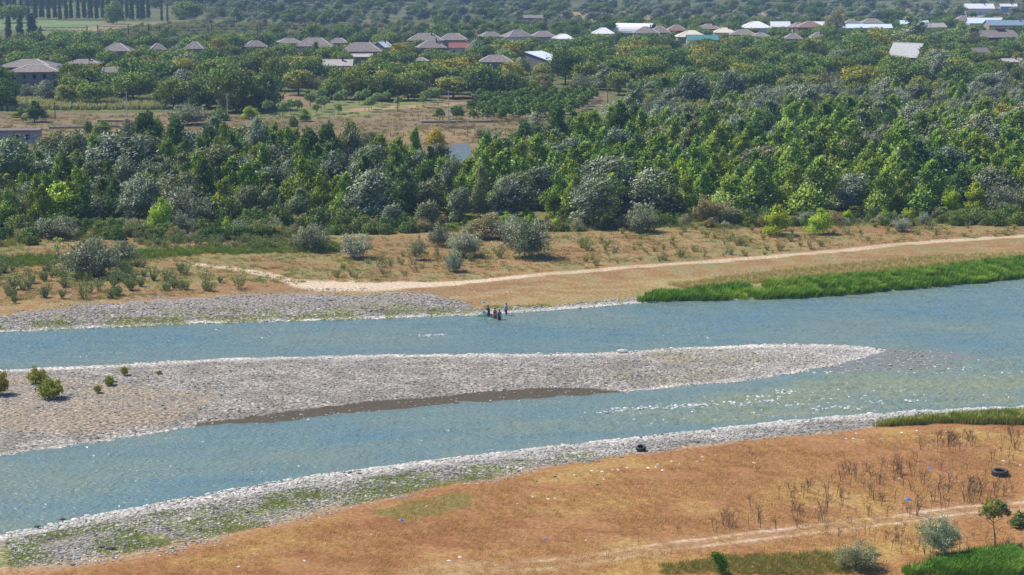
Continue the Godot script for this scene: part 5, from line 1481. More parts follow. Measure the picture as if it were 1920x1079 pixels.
func small_plants() -> void:
	var leaf := leaf_mat("leaf0", Color.WHITE)
	var green := [weed_mesh(1, 18, 1.0, 26, Color(0.10, 0.15, 0.05), Color(0.22, 0.27, 0.10), 0.12), weed_mesh(2, 22, 0.9, 26, Color(0.11, 0.15, 0.06), Color(0.24, 0.26, 0.12), 0.12), weed_mesh(3, 14, 1.2, 26, Color(0.09, 0.14, 0.05), Color(0.2, 0.25, 0.09), 0.12)]
	var olive := [weed_mesh(5, 16, 0.9, 24, Color(0.17, 0.19, 0.07), Color(0.30, 0.30, 0.11), 0.11), weed_mesh(6, 13, 1.1, 22, Color(0.16, 0.17, 0.08), Color(0.27, 0.26, 0.13), 0.1), weed_mesh(7, 14, 0.6, 24, Color(0.22, 0.23, 0.05), Color(0.36, 0.34, 0.09), 0.1)]
	scatter("weed_plant", green, leaf, "weeds_far_left", 95, 51, 0.7, 1.9, "leafy green bank weed", "weed", "weeds below the big grey bush")
	scatter("weed_plant", olive, leaf, "weeds_far_mid", 45, 52, 0.6, 1.5, "olive bank weed", "weed", "weeds between track and silver bush")
	scatter("weed_plant", green, leaf, "weeds_far_back", 90, 53, 0.6, 1.5, "green weed in rough grass", "weed", "weeds between hedge and track")
	scatter("weed_plant", olive, leaf, "weeds_far_right", 130, 54, 0.5, 1.6, "pale olive bank weed", "weed", "weeds below the green woods")
	var stalks := [stalk_mesh(1), stalk_mesh(2), stalk_mesh(3), stalk_mesh(4), stalk_mesh(5)]
	var dark := mat("stalk", lin(0.10, 0.072, 0.056), 0.95)
	scatter("dry_stalk", stalks, dark, "stalks", 230, 55, 0.7, 1.5, "leafless dark weed stalk", "dry weed", "dead stalks beyond the wheel ruts")
	scatter("dry_stalk", stalks, dark, "stalks_low", 45, 56, 0.6, 1.2, "leafless brown stalk behind the ruts", "dry weed", "dead stalks by the shrubs")
	for s in [[12.7, 124.7], [4.2, 132.4], [2.3, 140.4], [15.6, 145.9], [17.9, 145.9], [3.7, 143.5], [10.5, 146.8], [21.1, 144], [20.9, 139.6], [23.3, 134.5], [22.9, 129.7], [21, 145.1], [32.1, 141.1], [11.6, 118.8]]:
		var o := put(self, "dry_stalk", stalks[int(s[1]) % 5], dark, spot(s[0], s[1]))
		o.scale = Vector3.ONE * 0.7
		name_later(o, "lone dead stalk on open grass", "dry weed", "lone stalks on the open grass")
	# grasses: nobody could count these
	mat_scatter("bank_grass", tuft_mesh(1, 70, 1.0, 1.1, Color(0.045, 0.115, 0.010), Color(0.13, 0.235, 0.025), 0.03, 0.8), leaf, "bank_grass", 2300, 61, 0.45, 1.25, "lush green grass along the far water's edge", "grass", 0.12)
	mat_scatter("bank_grass", tuft_mesh(21, 70, 1.0, 1.1, Color(0.10, 0.19, 0.015), Color(0.23, 0.31, 0.04), 0.03, 0.9), leaf, "bank_grass", 1500, 72, 0.4, 1.2, "yellow-green grass tufts along the far water's edge", "grass", 0.2)
	mat_scatter("shore_moss", tuft_mesh(22, 14, 0.09, 0.35, Color(0.15, 0.19, 0.035), Color(0.27, 0.31, 0.07), 0.14, 0.9), leaf, "near_moss", 16000, 73, 0.6, 1.5, "low green moss and weed between the near pebbles", "moss", 0.22)
	mat_scatter("shore_moss", tuft_mesh(23, 14, 0.12, 0.5, Color(0.17, 0.20, 0.035), Color(0.30, 0.31, 0.07), 0.14, 0.9), leaf, "far_moss", 7000, 74, 0.6, 1.5, "low green growth on the far pebble strip", "moss", 0.25)
	mat_scatter("straw_grass", tuft_mesh(2, 40, 0.7, 1.0, Color(0.26, 0.22, 0.09), Color(0.42, 0.36, 0.17), 0.025), leaf, "bank_straw", 1700, 62, 0.5, 1.1, "bleached straw grass above the green bank strip", "grass")
	mat_scatter("tussock_grass", tuft_mesh(3, 60, 0.9, 1.0, Color(0.10, 0.16, 0.025), Color(0.27, 0.26, 0.08), 0.03), leaf, "near_tussock", 420, 63, 0.5, 1.1, "green and straw tussocks behind the near pebble shore", "grass")
	mat_scatter("meadow_grass", tuft_mesh(4, 60, 0.8, 0.9, Color(0.045, 0.12, 0.012), Color(0.12, 0.22, 0.03), 0.03, 0.9), leaf, "near_green", 700, 64, 0.4, 1.15, "fresh green grass at the near corner of the bank", "grass", 0.1)
	mat_scatter("meadow_grass", tuft_mesh(27, 60, 0.7, 0.9, Color(0.10, 0.19, 0.03), Color(0.24, 0.31, 0.06), 0.03, 1.0), leaf, "near_green", 420, 80, 0.4, 1.1, "pale green grass tufts at the near corner of the bank", "grass", 0.2)
	mat_scatter("straw_grass", tuft_mesh(28, 50, 0.6, 0.9, Color(0.26, 0.20, 0.08), Color(0.42, 0.34, 0.15), 0.03, 0.9), leaf, "near_tussock", 200, 81, 0.5, 1.0, "straw tussocks behind the near pebble shore", "grass", 0.1)
	mat_scatter("olive_grass", tuft_mesh(5, 40, 0.35, 0.6, Color(0.16, 0.17, 0.04), Color(0.30, 0.25, 0.09), 0.03), leaf, "near_olive", 900, 65, 0.5, 1.1, "low olive grass around the willow shrubs", "grass")
	mat_scatter("dry_grass", tuft_mesh(6, 22, 0.16, 0.5, Color(0.34, 0.21, 0.095), Color(0.54, 0.38, 0.17), 0.05, 1.0), leaf, "near_dry", 15000, 66, 0.6, 1.5, "short scorched grass over the near bank", "grass", 0.1)
	mat_scatter("rough_grass", tuft_mesh(7, 40, 0.6, 0.8, Color(0.12, 0.16, 0.04), Color(0.27, 0.27, 0.10), 0.03), leaf, "wood_foot", 2600, 67, 0.5, 1.3, "rough green grass at the foot of the woods", "grass", 0.15)
	mat_scatter("strip_grass", tuft_mesh(8, 40, 0.8, 0.8, Color(0.09, 0.15, 0.025), Color(0.2, 0.25, 0.06), 0.03), leaf, "green_strip", 900, 68, 0.5, 1.2, "green grass strip behind the big grey bush", "grass")
	mat_scatter("rough_grass", tuft_mesh(9, 40, 0.6, 0.8, Color(0.14, 0.16, 0.05), Color(0.30, 0.27, 0.12), 0.03), leaf, "weeds_far_back", 1400, 69, 0.4, 1.1, "mixed rough grass between the hedge and the dirt track", "grass", 0.2)
	mat_scatter("field_weeds", tuft_mesh(24, 26, 0.5, 1.2, Color(0.15, 0.12, 0.05), Color(0.27, 0.22, 0.10), 0.05), leaf, "fields", 5000, 75, 0.5, 1.3, "low brown weeds over the fallow fields", "weeds", 0.22)
	mat_scatter("field_weeds", tuft_mesh(25, 26, 0.5, 1.4, Color(0.11, 0.15, 0.04), Color(0.21, 0.25, 0.08), 0.05), leaf, "fields", 2600, 76, 0.5, 1.5, "green weeds dotted over the fallow fields", "weeds", 0.42)
	mat_scatter("bank_tufts", tuft_mesh(103, 24, 0.28, 0.6, Color(0.21, 0.165, 0.075), Color(0.36, 0.29, 0.14), 0.05, 1.0), leaf, "far_bank", 7000, 77, 0.4, 1.4, "dry tufts scattered over the far bank", "dry grass", 0.2)
	mat_scatter("bank_tufts", tuft_mesh(104, 24, 0.28, 0.6, Color(0.12, 0.15, 0.04), Color(0.24, 0.25, 0.08), 0.05, 1.0), leaf, "far_bank", 7000, 97, 0.4, 1.5, "low green growth scattered over the far bank", "low plants", 0.38)
	mat_scatter("maize", tuft_mesh(10, 14, 2.0, 0.6, Color(0.15, 0.21, 0.09), Color(0.38, 0.34, 0.15), 0.05, 0.5), leaf, "maize", 2200, 70, 0.8, 1.15, "strip of standing maize in front of the village trees", "maize")
	mat_scatter("meadow_weeds", tuft_mesh(11, 30, 1.6, 3.0, Color(0.15, 0.18, 0.06), Color(0.27, 0.27, 0.10), 0.06), leaf, "meadow", 2600, 71, 0.6, 1.3, "yellow-green meadow growth beyond the village", "meadow")

func orchards() -> void:
	for job in [["orchard_green", "F", 6.5, 7.5, "small rounded orchard tree on green grass", "trees of the green orchard"], ["orchard_dark", "FD", 4.0, 5.0, "small dark orchard tree on brown soil", "trees of the dark orchard"]]:
		var p: PackedVector2Array = zones[job[0]]
		var r := RandomNumberGenerator.new()
		r.seed = 81
		var kd: Dictionary = kinds[job[1]]
		for a in range(-40, 41):
			for b in range(0, 70):
				var x: float = a * job[2] + b * 0.8 + r.randf_range(-0.5, 0.5)
				var d: float = 360.0 + b * job[3] + r.randf_range(-0.5, 0.5)
				if not Geometry2D.is_point_in_polygon(Vector2(x, d), p) or r.randf() < 0.12:
					continue
				var o := thing(kd.name, job[4], "tree", spot(x, d), r.randf() * TAU, job[5])
				o.scale = Vector3.ONE * r.randf_range(0.85, 1.35)
				name_later(o, job[4], "tree", job[5])
				var vi := r.randi() % int(kd.v.size())
				put(o, "crown", kd.v[vi][0], leaf_mat("leaf0", Color.WHITE))
				put(o, "trunk", kd.v[vi][1], mat("bark", lin(0.10, 0.085, 0.065), 0.95))

# ------------------------------------------------------------------ buildings
func wall_mesh(l: float, h: float, t: float, holes: Array) -> ArrayMesh:
	# a wall along x from -l/2, base at y 0, outer face at z 0; holes: [x0, x1, y0, y1] sorted by x, not overlapping in x unless stacked
	var s := Shape.new()
	var xs := [-l / 2, l / 2]
	for q in holes:
		for e in [q[0], q[1]]:
			if not xs.has(e):
				xs.append(e)
	xs.sort()
	for k in xs.size() - 1:
		var mid: float = (xs[k] + xs[k + 1]) / 2
		var y := 0.0
		var cuts := []
		for q in holes:
			if mid > q[0] and mid < q[1]:
				cuts.append([q[2], q[3]])
		cuts.sort_custom(func(a, b): return a[0] < b[0])
		for c in cuts:
			if c[0] > y:
				s.box(Vector3(xs[k], y, -t), Vector3(xs[k + 1], c[0], 0))
			y = c[1]
		s.box(Vector3(xs[k], y, -t), Vector3(xs[k + 1], h, 0))
	return s.done()

func roof_mesh(kind: String, w: float, d: float, h: float, over: float) -> ArrayMesh:
	# eaves at y 0; ridge along x
	var s := Shape.new()
	var x := w / 2 + over
	var z := d / 2 + over
	var t := Vector3(0, -0.14, 0)
	var a := Vector3(-x, 0, z)
	var b := Vector3(x, 0, z)
	var c := Vector3(x, 0, -z)
	var e := Vector3(-x, 0, -z)
	var rx := x if kind == "gable" else maxf(0.05, x - z)
	var p := Vector3(-rx, h, 0)
	var q := Vector3(rx, h, 0)
	for o in [Vector3.ZERO, t]:
		s.quad(a + o, p + o, q + o, b + o)
		s.quad(c + o, q + o, p + o, e + o)
		if kind == "hip":
			s.tri(b + o, q + o, c + o)
			s.tri(e + o, p + o, a + o)
	var rim := [a, b, c, e] if kind == "hip" else [a, b, q, c, e, p]
	for k in rim.size():
		var u: Vector3 = rim[k]
		var v: Vector3 = rim[(k + 1) % rim.size()]
		s.quad(u, v, v + t, u + t)
	return s.done()

func bar(a: Vector3, b: Vector3, r: float) -> ArrayMesh:
	var s := Shape.new()
	s.tube([a, b], r, r, 6)
	return s.done()

func roof_look(k: String) -> StandardMaterial3D:
	match k:
		"slate": return blotchy("roof_slate", Color(0.42, 0.39, 0.38), Color(0.55, 0.51, 0.49), 5.0)
		"tile": return blotchy("roof_tile", Color(0.46, 0.35, 0.31), Color(0.55, 0.44, 0.39), 5.0)
		"red": return blotchy("roof_red", Color(0.50, 0.26, 0.22), Color(0.58, 0.40, 0.36), 4.0)
		"white": return blotchy("roof_white", Color(0.80, 0.81, 0.82), Color(0.88, 0.88, 0.88), 6.0, 0.6)
		"cream": return blotchy("roof_cream", Color(0.78, 0.74, 0.66), Color(0.84, 0.81, 0.74), 6.0, 0.7)
		"ice": return blotchy("roof_ice", Color(0.74, 0.81, 0.86), Color(0.84, 0.88, 0.91), 6.0, 0.5)
		"teal": return blotchy("roof_teal", Color(0.22, 0.44, 0.44), Color(0.30, 0.52, 0.51), 6.0, 0.6)
		"bluegrey": return blotchy("roof_bluegrey", Color(0.42, 0.50, 0.57), Color(0.50, 0.57, 0.62), 6.0, 0.6)
		"steel": return blotchy("roof_steel", Color(0.60, 0.62, 0.62), Color(0.68, 0.69, 0.69), 7.0, 0.7)
	return blotchy("roof_pale", Color(0.60, 0.57, 0.55), Color(0.72, 0.69, 0.67), 5.0)

func wall_look(k: String) -> StandardMaterial3D:
	match k:
		"block": return blotchy("wall_block", Color(0.42, 0.41, 0.42), Color(0.52, 0.50, 0.50), 3.0)
		"white": return blotchy("wall_white", Color(0.72, 0.73, 0.75), Color(0.80, 0.80, 0.80), 4.0)
		"blue", "bluewall": return blotchy("wall_blue", Color(0.45, 0.55, 0.68), Color(0.55, 0.64, 0.74), 4.0)
		"brick", "redwall": return blotchy("wall_red", Color(0.45, 0.26, 0.22), Color(0.52, 0.33, 0.29), 3.0)
		"brown": return blotchy("wall_brown", Color(0.28, 0.18, 0.19), Color(0.35, 0.24, 0.23), 3.0)
		"tanwall": return blotchy("wall_tan", Color(0.58, 0.49, 0.44), Color(0.64, 0.55, 0.49), 3.0)
	return blotchy("wall_plaster", Color(0.55, 0.52, 0.50), Color(0.64, 0.60, 0.57), 4.0)

func house(hs: Array) -> void:
	var w: float = hs[2]
	var d: float = maxf(4.0, hs[3])
	var wh: float = hs[4]
	var rh: float = hs[5]
	var kind: String = hs[6]
	var o := thing({"barrel": "arched_barn", "mono": "sloped_barn"}.get(kind, "village_house"), hs[10], "barn" if "barn" in hs[10] else ("shed" if "shed" in hs[10] or "shelter" in hs[10] or "warehouse" in hs[10] else "house"), Vector3(hs[0], 0.6, -hs[1]), deg_to_rad(hs[7]), "roofs of the village")
	var wm := wall_look(hs[8])
	var rm := roof_look(hs[9])
	var holes := []
	var n := clampi(int(w / 3.2), 2, 5)
	var rows_y := [0.9] if wh < 4.8 else [0.7, 3.2]
	var ww := 1.1
	for k in n:
		var cx := (k + 0.5) / n * w - w / 2
		for y0 in rows_y:
			holes.append([cx - ww / 2, cx + ww / 2, y0, y0 + 1.4])
	var t := 0.3
	if kind == "mono":
		mono_barn(o, w, d, wh, rh, wm, rm)
		return
	put(o, "wall", wall_mesh(w, wh, t, holes), wm, Vector3(0, 0, d / 2))
	put(o, "wall", wall_mesh(w, wh, t, []), wm, Vector3(0, 0, -d / 2 + t))
	for sx in [-1.0, 1.0]:
		var sw := put(o, "wall", wall_mesh(d - 2 * t - 0.01, wh, t, [[-0.55, 0.55, rows_y[-1], rows_y[-1] + 1.4]]), wm, Vector3(sx * w / 2, 0, 0))
		sw.rotation.y = sx * PI / 2
	var bare: bool = "unfinished" in hs[10]
	if not bare:
		for q in holes:
			var fr := Shape.new()
			var hx: float = (q[1] - q[0]) / 2
			for e in [[-hx, -hx + 0.08, 0.0, 1.4], [hx - 0.08, hx, 0.0, 1.4], [-0.035, 0.035, 0.08, 1.32]]:
				fr.box(Vector3(e[0], e[2], -0.08), Vector3(e[1], e[3], 0))
			fr.box(Vector3(-hx + 0.08, 0, -0.08), Vector3(hx - 0.08, 0.08, 0))
			fr.box(Vector3(-hx + 0.08, 1.32, -0.08), Vector3(hx - 0.08, 1.4, 0))
			var win := put(o, "window", fr.done(), mat("frame", lin(0.55, 0.54, 0.5)), Vector3((q[0] + q[1]) / 2, q[2], d / 2 - 0.1))
			var pn := Shape.new()
			pn.box(Vector3(-hx + 0.08, 0.08, -0.05), Vector3(hx - 0.08, 1.32, -0.04))
			put(win, "pane", pn.done(), mat("glass", lin(0.03, 0.035, 0.045), 0.08))
	if kind == "barrel":
		var s := Shape.new()
		var m := 14
		for k in m:
			var a0 := PI * k / m
			var a1 := PI * (k + 1) / m
			var p0 := Vector3(0, sin(a0) * rh * 1.3, cos(a0) * d * 0.52)
			var p1 := Vector3(0, sin(a1) * rh * 1.3, cos(a1) * d * 0.52)
			var hx := Vector3(w / 2 + 0.3, 0, 0)
			s.quad(p0 - hx, p1 - hx, p1 + hx, p0 + hx)
			s.quad(p0 * 0.97 - hx, p1 * 0.97 - hx, p1 * 0.97 + hx, p0 * 0.97 + hx)
		put(o, "roof", s.done(), rm, Vector3(0, wh, 0))
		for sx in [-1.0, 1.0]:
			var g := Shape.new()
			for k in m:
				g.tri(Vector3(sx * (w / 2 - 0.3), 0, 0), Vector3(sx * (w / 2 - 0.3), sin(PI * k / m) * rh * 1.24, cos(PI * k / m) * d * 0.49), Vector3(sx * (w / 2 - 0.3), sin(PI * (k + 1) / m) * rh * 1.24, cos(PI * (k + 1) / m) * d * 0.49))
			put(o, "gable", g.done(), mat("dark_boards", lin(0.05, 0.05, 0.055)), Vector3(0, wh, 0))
		return
	var roof := put(o, "roof", roof_mesh(kind, w, d, rh, 0.5), rm, Vector3(0, wh + 0.16, 0))
	var x := w / 2 + 0.5
	var z := d / 2 + 0.5
	var rx := x if kind == "gable" else maxf(0.05, x - z)
	var capm := mat("ridge_cap", lin(0.62, 0.6, 0.57), 0.8) if hs[9] in ["slate", "pale", "tile"] else rm
	put(roof, "ridge_cap", bar(Vector3(-rx, rh, 0), Vector3(rx, rh, 0), 0.12), capm)
	if kind == "hip":
		for c in [[-1.0, 1.0], [1.0, 1.0], [-1.0, -1.0], [1.0, -1.0]]:
			put(roof, "ridge_cap", bar(Vector3(c[0] * rx, rh, 0), Vector3(c[0] * x, 0.02, c[1] * z), 0.13), capm)
	else:
		for sx in [-1.0, 1.0]:
			var g := Shape.new()
			g.tri(Vector3(sx * (w / 2 - 0.01), 0, d / 2), Vector3(sx * (w / 2 - 0.01), rh * d / (d + 1.0), 0), Vector3(sx * (w / 2 - 0.01), 0, -d / 2))
			put(o, "gable", g.done(), wm if hs[9] != "steel" else mat("dark_boards", lin(0.05, 0.05, 0.055)), Vector3(0, wh, 0))
	if "chimney" in hs[10] or "stovepipe" in hs[10] or int(hs[0]) % 3 == 0 and hs[9] != "steel":
		var c := Shape.new()
		c.box(Vector3(-0.3, 0, -0.3), Vector3(0.3, rh * 0.5 + 1.2, 0.3))
		c.box(Vector3(-0.38, rh * 0.5 + 1.2, -0.38), Vector3(0.38, rh * 0.5 + 1.35, 0.38))
		put(roof, "chimney", c.done(), wall_look("brick"), Vector3(w * 0.18, rh * 0.4, d * 0.12))
	if "water tank" in hs[10]:
		var tk := Shape.new()
		tk.tube([Vector3(-2, 0, 0), Vector3(2, 0, 0)], 0.8, 0.8, 12)
		put(roof, "water_tank", tk.done(), wall_look("redwall"), Vector3(3, rh + 0.6, 0))

func mono_barn(o: Node3D, w: float, d: float, wh: float, rh: float, wm: Material, rm: Material) -> void:
	var s := Shape.new()
	for z in [d / 2, -d / 2]:
		s.quad(Vector3(-w / 2, 0, z), Vector3(-w / 2, wh + rh, z), Vector3(w / 2, wh, z), Vector3(w / 2, 0, z))
	s.quad(Vector3(-w / 2, 0, -d / 2), Vector3(-w / 2, wh + rh, -d / 2), Vector3(-w / 2, wh + rh, d / 2), Vector3(-w / 2, 0, d / 2))
	s.quad(Vector3(w / 2, 0, -d / 2), Vector3(w / 2, wh, -d / 2), Vector3(w / 2, wh, d / 2), Vector3(w / 2, 0, d / 2))
	put(o, "wall", s.done(), wm)
	var r := Shape.new()
	var k := Vector3(0, 0.12, 0)
	var a := Vector3(-w / 2 - 0.4, wh + rh + 0.15, d / 2 + 0.4)
	var b := Vector3(w / 2 + 0.4, wh + 0.05, d / 2 + 0.4)
	var c := Vector3(w / 2 + 0.4, wh + 0.05, -d / 2 - 0.4)
	var e := Vector3(-w / 2 - 0.4, wh + rh + 0.15, -d / 2 - 0.4)
	r.quad(a + k, e + k, c + k, b + k)
	r.quad(a, e, c, b)
	for p in [[a, b], [b, c], [c, e], [e, a]]:
		r.quad(p[0], p[0] + k, p[1] + k, p[1])
	put(o, "roof", r.done(), rm)
	var n := 8
	for q in n:
		var z := lerpf(-d / 2, d / 2, (q + 0.5) / n)
		put(o.get_node("roof"), "seam", bar(Vector3(a.x, a.y + 0.13, z), Vector3(b.x, b.y + 0.13, z), 0.035), rm)

func village() -> void:
	for hs in HOUSES:
		house(hs)

func field_things() -> void:
	# ruined block building at the field edge
	var ruin := thing("ruined_building", "roofless ruined block building with two dark window holes in the dry field", "building", spot(-115.06, 394.88), 0.1)
	var wm := blotchy("ruin_wall", Color(0.50, 0.49, 0.49), Color(0.68, 0.66, 0.64), 3.5)
	put(ruin, "wall", wall_mesh(11.0, 2.9, 0.35, [[-0.2, 1.1, 0.9, 2.1], [2.6, 3.6, 0.9, 2.1]]), wm, Vector3(0, 0, 2.5))
	put(ruin, "wall", wall_mesh(11.0, 2.9, 0.35, []), wm, Vector3(0, 0, -2.2))
	for sx in [-1.0, 1.0]:
		var sw := put(ruin, "wall", wall_mesh(4.34, 2.9, 0.35, []), wm, Vector3(sx * 5.5, 0, 0))
		sw.rotation.y = sx * PI / 2
	var sl := Shape.new()
	sl.box(Vector3(-5.8, 2.91, -2.8), Vector3(5.8, 3.12, 2.8))
	put(ruin, "roof_slab", sl.done(), blotchy("slab", Color(0.36, 0.33, 0.31), Color(0.46, 0.42, 0.38), 3.0))
	var pl := Shape.new()
	pl.box(Vector3(5.7, -0.2, 0.5), Vector3(9.5, 0.25, 2.6))
	put(ruin, "plinth", pl.done(), blotchy("slab", Color.WHITE, Color.WHITE, 1.0))
	# concrete slabs lying in the field
	var sm := blotchy("concrete", Color(0.46, 0.44, 0.42), Color(0.58, 0.55, 0.52), 3.0)
	var names := ["long fallen concrete slab in the brown field", "grey concrete beam lying in line with the long slab", "short concrete beam by the grey field bush", "low concrete kerb in front of the dark orchard", "second low concrete kerb beside the brush pile"]
	var q := 0
	for s in [[-109, 427.6, 14, 0.2], [-103.4, 443.9, 9, -0.1], [-102.3, 430.2, 6, 0], [-18.9, 441.1, 9, 0.02], [-7.6, 442.5, 7, 0.02]]:
		var b := Shape.new()
		b.box(Vector3(-s[2] / 2.0, 0, -0.4), Vector3(s[2] / 2.0, 0.55, 0.4))
		var o := put(self, "concrete_slab", b.done(), sm, spot(s[0], s[1]))
		o.rotation.y = s[3]
		tag(o, names[q], "slab", "concrete pieces in the fields")
		q += 1
	# wooden hut
	var hut := thing("field_hut", "small weathered board hut with a dark doorway between the orchards", "hut", spot(-10.16, 501.06), -0.15)
	var hm := mat("boards", lin(0.16, 0.15, 0.15), 0.9)
	put(hut, "wall", wall_mesh(2.9, 2.0, 0.08, [[-1.3, -0.6, 0.02, 1.8]]), hm, Vector3(0, 0, 0.9))
	put(hut, "wall", wall_mesh(2.9, 2.0, 0.08, []), hm, Vector3(0, 0, -0.82))
	for sx in [-1.0, 1.0]:
		var sw := put(hut, "wall", wall_mesh(1.62, 2.0, 0.08, []), hm, Vector3(sx * 1.45, 0, 0))
		sw.rotation.y = sx * PI / 2
	var hr := Shape.new()
	hr.box(Vector3(-1.75, 0, -1.2), Vector3(1.75, 0.1, 1.2))
	var roof := put(hut, "roof", hr.done(), mat("hut_roof", lin(0.14, 0.09, 0.065), 0.9), Vector3(0, 2.15, 0))
	roof.rotation.z = -0.08
	# utility poles
	q = 0
	var where := ["by the maize strip", "beside the grey field bush", "at the near edge of the green orchard", "between the green and dark orchards", "standing before the wooden field hut", "dark, at the head of the dark orchard", "by the ruined block building", "dark, rising from the walnut trees near the white barn", "dark, among trees by the twin roofs", "tall, over the village trees beside the wide hip-roofed house", "dark, beside the pale-roofed shed", "by the pyramid-roofed grey house", "near the yellowing walnut", "in the trees by the teal roof", "by the dark maroon barn", "grey, sticking out of the silver scrub"]
	for s in [[-103.1, 457, 7, 0], [-76.2, 457, 6.5, 0], [-47.1, 451.1, 6.5, 0], [-31.6, 472.4, 6.5, 1], [-16.4, 439.7, 8.5, 0], [26.4, 472.4, 6, 1], [-120.8, 451.1, 4.5, 1], [-1.6, 510.2, 10, 1], [-47.7, 717.7, 7, 1], [-64.2, 871.7, 7, 1], [-63.5, 622.9, 5, 1], [-169.1, 764, 8, 1], [-2.3, 667, 9, 1], [87.8, 845.8, 8, 1], [241.1, 959.7, 8, 1], [91.3, 510.2, 5, 0]]:
		var o := thing("utility_pole", "slim pole " + where[q], "pole", spot(s[0], s[1]), 0.0, "poles of the village and fields")
		var b := Shape.new()
		b.tube([Vector3(0, -0.5, 0), Vector3(0.05, s[2], 0)], 0.13, 0.09, 6)
		var pm := mat("pole_dark", lin(0.06, 0.055, 0.055)) if s[3] == 1 else mat("pole_pale", lin(0.42, 0.42, 0.45))
		put(o, "shaft", b.done(), pm)
		var c := Shape.new()
		c.box(Vector3(-0.6, -0.05, -0.05), Vector3(0.6, 0.05, 0.05))
		for e in [-0.5, 0.0, 0.5]:
			c.tube([Vector3(e, 0.05, 0), Vector3(e, 0.2, 0)], 0.04, 0.03, 5)
		put(o, "crossarm", c.done(), pm, Vector3(0.05, s[2] - 0.35, 0.14))
		q += 1
	# fence posts across the fields
	var post := Shape.new()
	post.tube([Vector3(0, -0.2, 0), Vector3(0.02, 1.3, 0)], 0.07, 0.06, 5)
	var pmesh := post.done()
	for s in [[-38, 404], [-35, 404.8], [-32, 405.6], [-29, 406.4], [-26, 407.2], [-23, 408], [-20, 408.8], [-16.9, 409.6], [-13.9, 410.4], [-10.8, 411.3], [-7.7, 412.1], [-4.7, 412.9], [-1.6, 413.7], [1.6, 414.6], [4.7, 415.4], [0.7, 525.5], [3.1, 525.9], [5.6, 526.2], [8, 526.6], [10.5, 526.9], [13, 527.3], [15.5, 527.6], [17.9, 528], [20.4, 528.4], [22.9, 528.7], [25.4, 529.1], [27.9, 529.4], [30.4, 529.8], [-24.5, 448], [-23.4, 448.3], [-22.4, 448.5], [-20.3, 448.9], [-18.3, 449.3], [-15.5, 449.9], [-13.2, 450.4], [-9.9, 451.1], [-7.8, 451.5], [-40.8, 474], [-25.7, 499.3], [-14.8, 506.5]]:
		var o := put(self, "fence_post", pmesh, mat("post", lin(0.13, 0.11, 0.09)), spot(s[0], s[1]))
		name_later(o, "thin wooden fence post", "post", "fence posts along the fields")
	# brush piles
	q = 0
	for s in [[-15.4, 427.6], [-11.4, 427.6]]:
		var r := RandomNumberGenerator.new()
		r.seed = 300 + q
		var b := Shape.new()
		for k in 130:
			var p := Vector3(r.randfn() * 1.5, absf(r.randfn()) * 0.4, r.randfn() * 0.8)
			var e := p + Vector3(r.randfn(), r.randf_range(-0.1, 0.5), r.randfn()).normalized() * r.randf_range(0.6, 1.8)
			b.tube([p, e], 0.03, 0.012, 3)
		var o := put(self, "brush_pile", b.done(), mat("brush", lin(0.16, 0.105, 0.085)), spot(s[0], s[1]))
		tag(o, ["heap of cut brown branches at the foot of the pale field pole", "heap of cut branches with pale limbs beside the other heap"][q], "brush pile", "heaps of cut branches")
		q += 1
	# lattice girders carried on posts across the meadow
	q = 0
	var gm := mat("girder", lin(0.075, 0.06, 0.055), 0.8)
	for s in [[-230.9, 888, 24], [-208.2, 899.2, 16], [-182.6, 893.6, 12], [-170.1, 893.6, 25], [-145.7, 904.9, 24], [-122, 916.6, 24]]:
		var l: float = s[2]
		var o := thing("lattice_girder", ["rusty lattice girder span nearest the dark columnar poplars", "rusty lattice girder span, second out from the columnar poplars", "short rusty girder span in the middle of the meadow line", "rusty girder span left of the village treetops by the meadow", "rusty girder span half screened by treetops", "last rusty girder span before the village trees"][q].replace("left of", "just before").replace("nearest", "next to"), "girder", spot(s[0], s[1]), 0.0, "girder line across the meadow")
		for y in [3.6, 5.2]:
			var ch := Shape.new()
			ch.box(Vector3(-l / 2, y - 0.12, -0.12), Vector3(l / 2, y + 0.12, 0.12))
			put(o, "chord", ch.done(), gm)
		var n := int(l / 1.8)
		for k in n:
			var x0 := -l / 2 + l * k / n
			var x1 := -l / 2 + l * (k + 1) / n
			put(o, "brace", bar(Vector3(x0, 3.6 if k % 2 else 5.2, 0), Vector3(x1, 5.2 if k % 2 else 3.6, 0), 0.09), gm)
		for x in [-l / 2, l / 2]:
			put(o, "post", bar(Vector3(x, -0.3, 0.3), Vector3(x, 6.2, 0.3), 0.28), gm)
		q += 1

